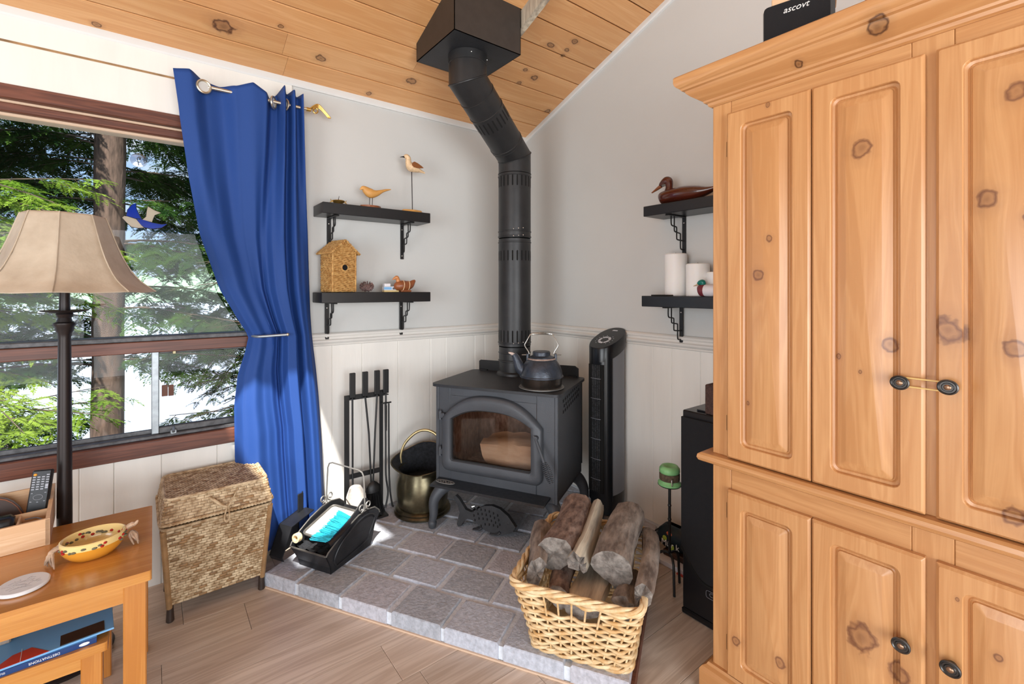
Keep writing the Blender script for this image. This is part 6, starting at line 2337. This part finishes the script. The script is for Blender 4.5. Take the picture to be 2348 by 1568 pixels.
G().box(-0.045, 0.055, -0.055, 0.055, 0.0, 0.115, 0.004).build('box_body', 'brown_box', t, sm=0)
t = thing('small_glass_tray', 'thin dark tray under the woven box on the speaker top', 'tray', (-0.345, -1.585, 0.8155), -90)
G().box(-0.02, 0.02, -0.05, 0.05, 0.0, 0.006, 0.001).build('tray', 'blackplastic', t, sm=0)

# ------------------------------------------------------------------ printed bag and papers by the wall
t = thing('folded_papers', 'white papers lying flat against the baseboard under the dark bag', 'papers', (-0.11, -1.36, 0), -90)
G().box(-0.12, 0.16, -0.10, 0.07, 0.0005, 0.022, 0.002).build('stack', 'paper', t, sm=0)
G().box(0.0, 0.10, -0.112, -0.10, 0.0005, 0.004).build('red_card', 'red', t, sm=0)
t = thing('wooden_tray', 'low brown wooden tray under the printed bag', 'tray', (-0.105, -1.31, 0.0225), -90)
G().box(-0.06, 0.14, -0.06, 0.05, 0.0, 0.028, 0.003).build('tray', 'leather', t, sm=0)
t = thing('printed_bag', 'dark zip bag printed with fruit and white letters beside the speaker', 'bag', (-0.105, -1.285, 0.0510), -90)
g = G()
def bagf(sx, sy, zz, dx=0):
    return [(a + dx, b, zz) for a, b in rrect(sx, sy, 0.022, 5)]
g.loft([bagf(0.12, 0.075, 0.0), bagf(0.16, 0.095, 0.02), bagf(0.17, 0.10, 0.05), bagf(0.16, 0.09, 0.075), bagf(0.11, 0.05, 0.098, -0.005), bagf(0.07, 0.02, 0.104, -0.008)])
bo = g.build('bag_body', 'bag', t, sm=60)
g = G().ball((-0.010, -0.046, 0.074), (0.016, 0.003, 0.010), 12, 6)
g.build('fruit_print', 'salmon', bo)
g = G().ball((-0.032, -0.050, 0.048), (0.012, 0.003, 0.012), 12, 6)
g.build('lime_print', 'lime', bo)
g = G().ball((0.010, -0.051, 0.018), (0.010, 0.003, 0.016), 12, 6)
g.build('pear_print', 'lime', bo)
text('bag_lettering', 'Mür k', 0.040, 'white', bo, (0.0, -0.0535, 0.028), (rad(90), 0, 0), 0.0008)
g = G()
g.tube(spline([(-0.085, -0.02, 0.03), (-0.10, -0.03, 0.045), (-0.088, -0.034, 0.06), (-0.06, -0.03, 0.085)], 4), 0.003, 6)
g.build('strap', 'black', t)

# ================================================================== ARMOIRE
AW, AD = 1.075, 0.665
ar = thing('armoire', 'large two-tier knotty pine armoire with raised-panel doors and crown moulding', 'armoire', (-0.678, -1.79, 0), -90)
def apart(nm, m, x0, x1, y0, y1, z0, z1, ch=0.002, par=ar):
    return G().box(x0, x1, y0, y1, z0, z1, ch).build(nm, m, par, sm=0)
apart('lower_carcass', 'pine', 0.003, AW - 0.003, 0.016, AD, 0.0005, 0.742)
apart('upper_carcass', 'pine', 0.003, AW - 0.003, 0.016, AD, 0.772, 1.905)
for (z0, z1) in ((0.05, 0.742), (0.772, 1.90)):
    for (x0, x1) in ((0.0, 0.060), (0.500, 0.575), (AW - 0.060, AW)):
        apart('stile', 'pine', x0, x1, 0.0, 0.018, z0, z1)
for (x0, x1, z0, z1) in ((0.0605, 0.4995, 1.838, 1.90), (0.5755, AW - 0.0605, 1.838, 1.90), (0.0605, 0.4995, 0.655, 0.742), (0.5755, AW - 0.0605, 0.655, 0.742)):
    apart('rail', 'pine_h', x0, x1, 0.0, 0.018, z0, z1)
def sweep(nm, prof_, m='pine_h'):
    """moulding mitred round the front and both sides: (outwards, height)"""
    g = G()
    st_ = []
    for kind in range(4):
        row = []
        for o_, zz in prof_:
            row.append([(-o_, AD, zz), (-o_, -o_, zz), (AW + o_, -o_, zz), (AW + o_, AD, zz)][kind])
        st_.append(row)
    g.loft(st_)
    return g.build(nm, m, ar, sm=28)
sweep('crown_moulding', [(-0.01, 1.888), (0.004, 1.888), (0.010, 1.892), (0.012, 1.900), (0.020, 1.903), (0.022, 1.909), (0.030, 1.914), (0.050, 1.928), (0.060, 1.938), (0.062, 1.944), (0.070, 1.947), (0.073, 1.953), (0.080, 1.957), (0.086, 1.964), (0.088, 1.972), (0.088, 1.988), (0.084, 1.992), (-0.01, 1.992)])
sweep('waist_moulding', [(-0.01, 0.742), (0.022, 0.742), (0.032, 0.747), (0.036, 0.756), (0.034, 0.766), (0.026, 0.772), (-0.01, 0.773)])
sweep('plinth_moulding', [(-0.01, 0.0006), (0.030, 0.0006), (0.030, 0.070), (0.024, 0.080), (0.014, 0.086), (0.010, 0.094), (-0.01, 0.095)])
apart('top_board', 'pine_h', -0.08, AW + 0.08, -0.08, AD, 1.980, 1.991)
KN = {('u', 0): [(0.18, 1.836, 0.006), (0.182, 1.447, 0.010), (0.151, 1.342, 0.014), (0.119, 0.956, 0.006)],
      ('u', 1): [(0.406, 1.655, 0.021), (0.461, 1.166, 0.014), (0.354, 1.124, 0.006), (0.403, 1.091, 0.005)],
      ('u', 2): [(0.672, 1.711, 0.018), (0.629, 1.492, 0.018), (0.569, 1.208, 0.026), (0.672, 1.176, 0.018), (0.669, 0.828, 0.018), (0.690, 1.449, 0.010)],
      ('u', 3): [(0.90, 1.5, 0.02), (0.86, 1.1, 0.015)],
      ('l', 0): [(0.086, 0.222, 0.012), (0.21, 0.233, 0.013)],
      ('l', 1): [(0.406, 0.419, 0.030), (0.48, 0.379, 0.020)],
      ('l', 2): [(0.647, 0.52, 0.008), (0.583, 0.611, 0.004)],
      ('l', 3): [(0.90, 0.4, 0.02)]}
def door_mat(key, x0, x1, z0, z1):
    nm = 'door_pine_%s%d' % key
    cx, cz = (x0 + x1) / 2, (z0 + z1) / 2
    M[nm] = wood(nm, C(214, 164, 112), C(190, 136, 86), 'Z', 'X', 1.0, 0.0, C(112, 70, 48), 0.34, 0.2, 0.8, plank=0.05, klist=[(kz - cz, kx - cx, kr) for kx, kz, kr in KN[key]])
    return nm
def door_panel(x0, x1, z0, z1, key):
    g = G()
    cx, cz = (x0 + x1) / 2, (z0 + z1) / 2
    w_, h_ = x1 - x0, z1 - z0
    spec = [(0.0, 0.0, 0.002), (0.0, -0.014, 0.002), (0.006, -0.0205, 0.004), (0.044, -0.0205, 0.018), (0.0455, -0.0180, 0.017), (0.0465, -0.0080, 0.016), (0.0520, -0.0060, 0.014), (0.0545, -0.0085, 0.012), (0.0560, -0.0060, 0.010), (0.0585, -0.0075, 0.009), (0.0600, -0.0120, 0.008), (0.078, -0.0180, 0.004), (0.080, -0.0186, 0.003)]
    rings = []
    for ins, dep, rc in spec:
        rings.append([(a, dep, b) for a, b in rrect(w_ - 2 * ins, h_ - 2 * ins, rc, 4, 0, 0)])
    g.loft(rings, True, True)
    return g.build('door', door_mat(key, x0, x1, z0, z1), ar, sm=22, loc=(cx, -0.0005, cz))
DX = [(0.055, 0.2895), (0.2925, 0.5275), (0.5465, 0.7815), (0.7845, 1.020)]
doors = {}
for i, (x0, x1) in enumerate(DX):
    doors[('u', i)] = door_panel(x0, x1, 0.776, 1.848, ('u', i))
    doors[('l', i)] = door_panel(x0, x1, 0.100, 0.676, ('l', i))
def knob(d, wx, wz):
    """knob at armoire-local x, z on its door"""
    cx, cz = d.location.x, d.location.z
    g = G()
    g.lathe([(0.008, 0.0), (0.008, 0.012), (0.013, 0.017), (0.0185, 0.021), (0.0185, 0.025), (0.016, 0.0265), (0.014, 0.0245), (0.011, 0.0245), (0.0095, 0.0265), (0.0075, 0.0265)], seg=28, sx=1.0, sy=0.92)
    g.tf(Matrix.Rotation(rad(90), 4, 'X'))
    k_ = g.build('knob', 'knob', d, loc=(wx - cx, -0.0195, wz - cz))
    return k_
kx_ = []
for (key_, wx, wz) in ((('u', 1), 0.487, 1.080), (('u', 2), 0.571, 1.083), (('l', 1), 0.489, 0.462), (('l', 2), 0.575, 0.462)):
    knob(doors[key_], wx, wz)
    d = doors[key_]
    G().ball((wx - d.location.x, -0.0465, wz - d.location.z), (0.0068, 0.0028, 0.0064), 14, 6).build('knob_centre', 'knob_centre', d)
for tier, zs in (('u', (1.74, 0.88)), ('l', (0.605, 0.19))):
    for i, side_ in ((0, 0), (3, 1)):
        d = doors[(tier, i)]
        for zz in zs:
            xx = DX[i][side_] + (-0.004 if side_ == 0 else 0.004)
            g = G().box(-0.003, 0.003, -0.006, 0.0, -0.024, 0.024, 0.001)
            g.build('hinge', 'hinge', d, sm=0, loc=(xx - d.location.x, 0.0, zz - d.location.z))
t = thing('elastic_loop', 'tan elastic loop stretched between the two upper armoire knobs', 'elastic', (0, 0, 0), 0)
t.location = (-0.678 - 0.0318, -1.79 - 0.529, 1.0815)
t.rotation_euler = (0, 0, rad(-90))
g = G()
pts = [(a, 0, b) for a, b in rrect(0.104, 0.0205, 0.0102, 5)]
g.tube(pts, 0.0019, 6, True)
g.build('loop', 'rubber', t)

# things on top of the armoire
AT = 1.9925
t = thing('bookshelf_speaker', 'small black bookshelf speaker with angled side on top of the armoire', 'speaker', (-0.52, -1.985, AT), -77)
g = G()
g.prism([(-0.085, -0.055), (0.085, -0.055), (0.095, -0.03), (0.075, 0.10), (-0.075, 0.10), (-0.095, -0.03)], 0.0004, 0.185, 'xy')
g.build('cabinet', 'blackplastic', t, sm=0)
g = G()
g.prism(rrect(0.172, 0.176, 0.012, 4, 0, 0.094), -0.066, -0.055, 'xz')
g.build('cloth_grille', 'speaker', t, sm=0)
text('maker_name', 'ascovt', 0.026, 'white', t, (0.0, -0.0665, 0.155), (rad(90), 0, 0), 0.0006, 0.3)
t = thing('wood_plank_piece', 'light wood offcut lying on the speaker on top of the armoire', 'wood', (-0.50, -1.985, AT + 0.1856), -70)
G().box(-0.08, 0.09, -0.06, 0.05, 0.0, 0.025, 0.002).build('offcut', 'box_wood', t, sm=0)
t = thing('flat_dark_folder', 'flat dark folder along the armoire top under the speaker edge', 'folder', (-0.70, -2.06, AT), -90)
G().box(-0.18, 0.20, -0.03, 0.10, 0.0003, 0.006, 0.001).build('folder', 'blackplastic', t, sm=0)
t = thing('magenta_cushion', 'magenta fabric pouch with metallic piping on top of the armoire', 'pouch', (-0.60, -2.30, AT), -80)
g = G()
g.ball((0, 0, 0.052), (0.125, 0.075, 0.052), 24, 14)
g.build('pouch', 'magenta', t, sm=60)
g = G()
g.tube([(0.125 * math.cos(a), 0.075 * math.sin(a), 0.052) for a in np.linspace(0, 2 * PI, 41)[:-1]], [0.004 if i % 2 else 0.0028 for i in range(40)], 6, True)
g.build('piping', 'brass', t)

# ================================================================== OUTSIDE
def structure_obj(o):
    o['kind'] = 'structure'
    return o
LAKE = -6.0
structure_obj(G().add([(-400, 9.5, LAKE), (400, 9.5, LAKE), (400, 330, LAKE), (-400, 330, LAKE)], [(0, 1, 2, 3)]).build('lake', 'water', None, sm=0))
g = G()
g.grid(lambda u, v: (-30 + 60 * u, 0.3 + 11.5 * v, -0.75 - 6.2 * v + 0.10 * math.sin(9 * u) * math.sin(5 * v)), 24, 12)
structure_obj(g.build('bank', 'ground', None))
g = G()
rr = random.Random(77)
n = 260
top = []
for i in range(n):
    x_ = -420 + 840 * i / (n - 1)
    h_ = 9 + 5 * math.sin(x_ * 0.013 + 1) + 3 * math.sin(x_ * 0.041) + rr.uniform(0, 4.5)
    top.append((x_, h_))
g.loft([[(a, 318, LAKE - 1) for a, h_ in top], [(a, 322, LAKE + h_ * 0.55) for a, h_ in top], [(a, 345, LAKE + h_) for a, h_ in top], [(a, 380, LAKE - 1) for a, h_ in top]], False, False, False)
structure_obj(g.build('far_shore', 'hill', None, sm=0))


def spray_template(n=13, seed=0):
    """one flat fern-like hemlock spray of unit length along +x, as diamond leaflets"""
    rn = np.random.RandomState(seed)
    V = []
    for k in range(n):
        r_ = (k + 0.6) / n
        for sd in (-1, 1):
            L = 0.34 * (1.15 - 0.85 * r_) * rn.uniform(0.75, 1.2)
            c_ = np.array([r_, 0, -0.22 * r_ * r_])
            ld = np.array([0.72, sd * 1.0, rn.uniform(-0.35, 0.15)])
            ld /= np.linalg.norm(ld)
            wv = np.cross(ld, np.array([rn.uniform(-0.3, 0.3), rn.uniform(-0.3, 0.3), 1.0]))
            wv /= np.linalg.norm(wv)
            w_ = 0.040 * rn.uniform(0.8, 1.3)
            V += [c_, c_ + ld * L * 0.4 + wv * w_, c_ + ld * L, c_ + ld * L * 0.4 - wv * w_]
    V += [np.array(q) for q in ((0.9, 0, -0.18), (1.0, 0.03, -0.24), (1.14, 0, -0.30), (1.0, -0.03, -0.24))]
    return np.array(V)


SPR = [spray_template(13, q) for q in range(5)]


def conifer(label, base, h0, h1, r0, r1, branches, leafm, seed, dens=1.0, size=0.30, lean=(0, 0)):
    """branches: list of (height, azimuth deg, length, droop)"""
    t = thing('hemlock_tree', label, 'tree', (base[0], base[1], h0))
    rr = random.Random(seed)
    rn = np.random.RandomState(seed)
    g = G()
    n, sg = 26, 18
    rings = []
    for i in range(n):
        f = i / (n - 1)
        r_ = r0 + (r1 - r0) * f
        rings.append([(lean[0] * f + r_ * (1 + rr.uniform(-0.05, 0.05)) * math.cos(2 * PI * k / sg), lean[1] * f + r_ * (1 + rr.uniform(-0.05, 0.05)) * math.sin(2 * PI * k / sg), (h1 - h0) * f) for k in range(sg)])
    g.loft(rings)
    g.build('trunk', 'bark', t, sm=60)
    chunks = []
    tw = G()
    for (hz, az, ln, droop) in branches:
        a = rad(az)
        dirv = np.array([math.cos(a), math.sin(a), 0.0])
        side = np.array([-dirv[1], dirv[0], 0.0])
        f_ = (hz - h0) / (h1 - h0)
        st_ = np.array([lean[0] * f_, lean[1] * f_, hz - h0])
        wob = rn.uniform(-0.12, 0.12, 3)
        def pt(q):
            return st_ + dirv * (ln * q) + side * (wob[0] * math.sin(4 * q) * ln * 0.5) + np.array([0, 0, (0.16 + wob[1]) * ln * q - droop * ln * q * q])
        nseg = 9
        gb = G()
        gb.tube([tuple(pt(k / nseg)) for k in range(nseg + 1)], [0.003 + 0.011 * ln / 2.2 * (1 - k / nseg) for k in range(nseg + 1)], 5)
        gb.build('branch', 'branch_bark', t, sm=60)
        ns = max(5, int(ln / 0.17 * dens))
        for k in range(ns):
            q = 0.12 + 0.88 * (k + rn.rand() * 0.8) / ns
            p0 = pt(q)
            s_ = 1 if k % 2 else -1
            sl_ = (0.20 + 0.55 * (1 - q) ** 0.8) * min(1.2, ln / 1.7) * rn.uniform(0.7, 1.2)
            sd_ = side * s_ * rn.uniform(0.7, 1.0) + dirv * rn.uniform(0.5, 0.9) + np.array([0, 0, rn.uniform(-0.25, 0.10)])
            sd_ /= np.linalg.norm(sd_)
            dr = rn.uniform(0.15, 0.55)
            e_ = p0 + sd_ * sl_ - np.array([0, 0, dr * sl_])
            tw.tube([tuple(p0), tuple((p0 + e_) / 2 + np.array([0, 0, 0.1 * dr * sl_])), tuple(e_)], [0.004, 0.003, 0.0015], 3)
            m_ = max(3, int(sl_ / 0.075))
            for j in range(m_):
                f = (j + 0.5) / m_
                c_ = p0 + sd_ * (sl_ * f) - np.array([0, 0, dr * sl_ * f * f])
                for s2 in (-1, 1):
                    ax = sd_ * rn.uniform(0.55, 1.0) + np.cross(sd_, [0, 0, 1.0]) * s2 * rn.uniform(0.45, 1.0) + np.array([0, 0, rn.uniform(-0.55, 0.10)])
                    ax /= np.linalg.norm(ax)
                    up = np.array([rn.uniform(-0.35, 0.35), rn.uniform(-0.35, 0.35), 1.0])
                    yv = np.cross(up, ax)
                    yv /= np.linalg.norm(yv)
                    zv = np.cross(ax, yv)
                    R = np.stack([ax, yv, zv])
                    sc_ = size * rn.uniform(0.55, 1.1) * (1.1 - 0.4 * f)
                    chunks.append((SPR[rn.randint(5)] * sc_) @ R + c_)
    tw.build('twigs', 'branch_bark', t, sm=0)['kind'] = 'stuff'
    V = np.concatenate(chunks).astype(np.float32)
    nq = len(V) // 4
    me = bpy.data.meshes.new('needles')
    me.vertices.add(len(V))
    me.vertices.foreach_set('co', V.ravel())
    me.loops.add(nq * 4)
    me.loops.foreach_set('vertex_index', np.arange(nq * 4, dtype=np.int32))
    me.polygons.add(nq)
    me.polygons.foreach_set('loop_start', np.arange(0, nq * 4, 4, dtype=np.int32))
    me.update(calc_edges=True)
    me.validate()
    me.materials.append(M[leafm])
    o = bpy.data.objects.new('needles', me)
    COL.objects.link(o)
    o.parent = t
    o['kind'] = 'stuff'
    return t


rr = random.Random(101)
br = []
for i in range(58):
    sgn = 1 if i % 2 else -1
    hz = 0.1 + 5.4 * i / 58 + rr.uniform(-0.2, 0.2)
    az = (0 if sgn > 0 else 180) + rr.uniform(-38, 75) * (1 if sgn > 0 else -1)
    br.append((hz, az, rr.uniform(1.6, 3.4), rr.uniform(0.15, 0.5)))
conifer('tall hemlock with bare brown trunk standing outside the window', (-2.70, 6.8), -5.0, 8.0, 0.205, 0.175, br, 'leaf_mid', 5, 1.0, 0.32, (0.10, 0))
br = []
for i in range(15):
    br.append((1.10 + 0.085 * i + rr.uniform(-0.06, 0.06), rr.uniform(-55, 25), rr.uniform(1.0, 1.75), rr.uniform(0.10, 0.40)))
for i in range(16):
    br.append((-0.80 + 0.085 * i + rr.uniform(-0.06, 0.06), rr.uniform(-60, 30), rr.uniform(0.9, 1.75), rr.uniform(0.05, 0.35)))
for i in range(5):
    br.append((0.60 + 0.12 * i, rr.uniform(-20, 60), rr.uniform(0.8, 1.1), 0.3))
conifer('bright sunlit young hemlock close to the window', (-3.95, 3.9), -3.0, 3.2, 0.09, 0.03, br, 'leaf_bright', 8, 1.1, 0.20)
br = []
for i in range(22):
    br.append((-0.65 + 0.072 * i + rr.uniform(-0.05, 0.05), rr.uniform(155, 208), rr.uniform(0.8, 1.7), rr.uniform(0.0, 0.3)))
for i in range(10):
    br.append((1.3 + 0.14 * i + rr.uniform(-0.05, 0.05), rr.uniform(150, 200), rr.uniform(0.8, 1.4), rr.uniform(0.2, 0.5)))
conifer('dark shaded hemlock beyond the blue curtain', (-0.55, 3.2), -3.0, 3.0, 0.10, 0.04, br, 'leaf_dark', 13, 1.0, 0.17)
br = []
for i in range(40):
    sgn = 1 if i % 2 else -1
    br.append((-1.8 + 6.6 * i / 40 + rr.uniform(-0.2, 0.2), (0 if sgn > 0 else 180) + rr.uniform(-60, 60), rr.uniform(1.8, 3.2), rr.uniform(0.15, 0.45)))
conifer('hemlock farther down the shore with a slimmer trunk, behind the sunlit one', (-5.4, 9.0), -5.5, 7.0, 0.20, 0.10, br, 'leaf_mid', 21, 0.9, 0.36)
br = []
for i in range(34):
    sgn = 1 if i % 2 else -1
    br.append((-0.6 + 5.6 * i / 34 + rr.uniform(-0.2, 0.2), (0 if sgn > 0 else 180) + rr.uniform(-60, 60), rr.uniform(1.4, 2.4), rr.uniform(0.2, 0.5)))
conifer('dense hemlock on the bank seen between the tall trunk and the curtain', (-0.2, 9.6), -5.5, 6.0, 0.16, 0.08, br, 'leaf_dark', 34, 0.9, 0.34)
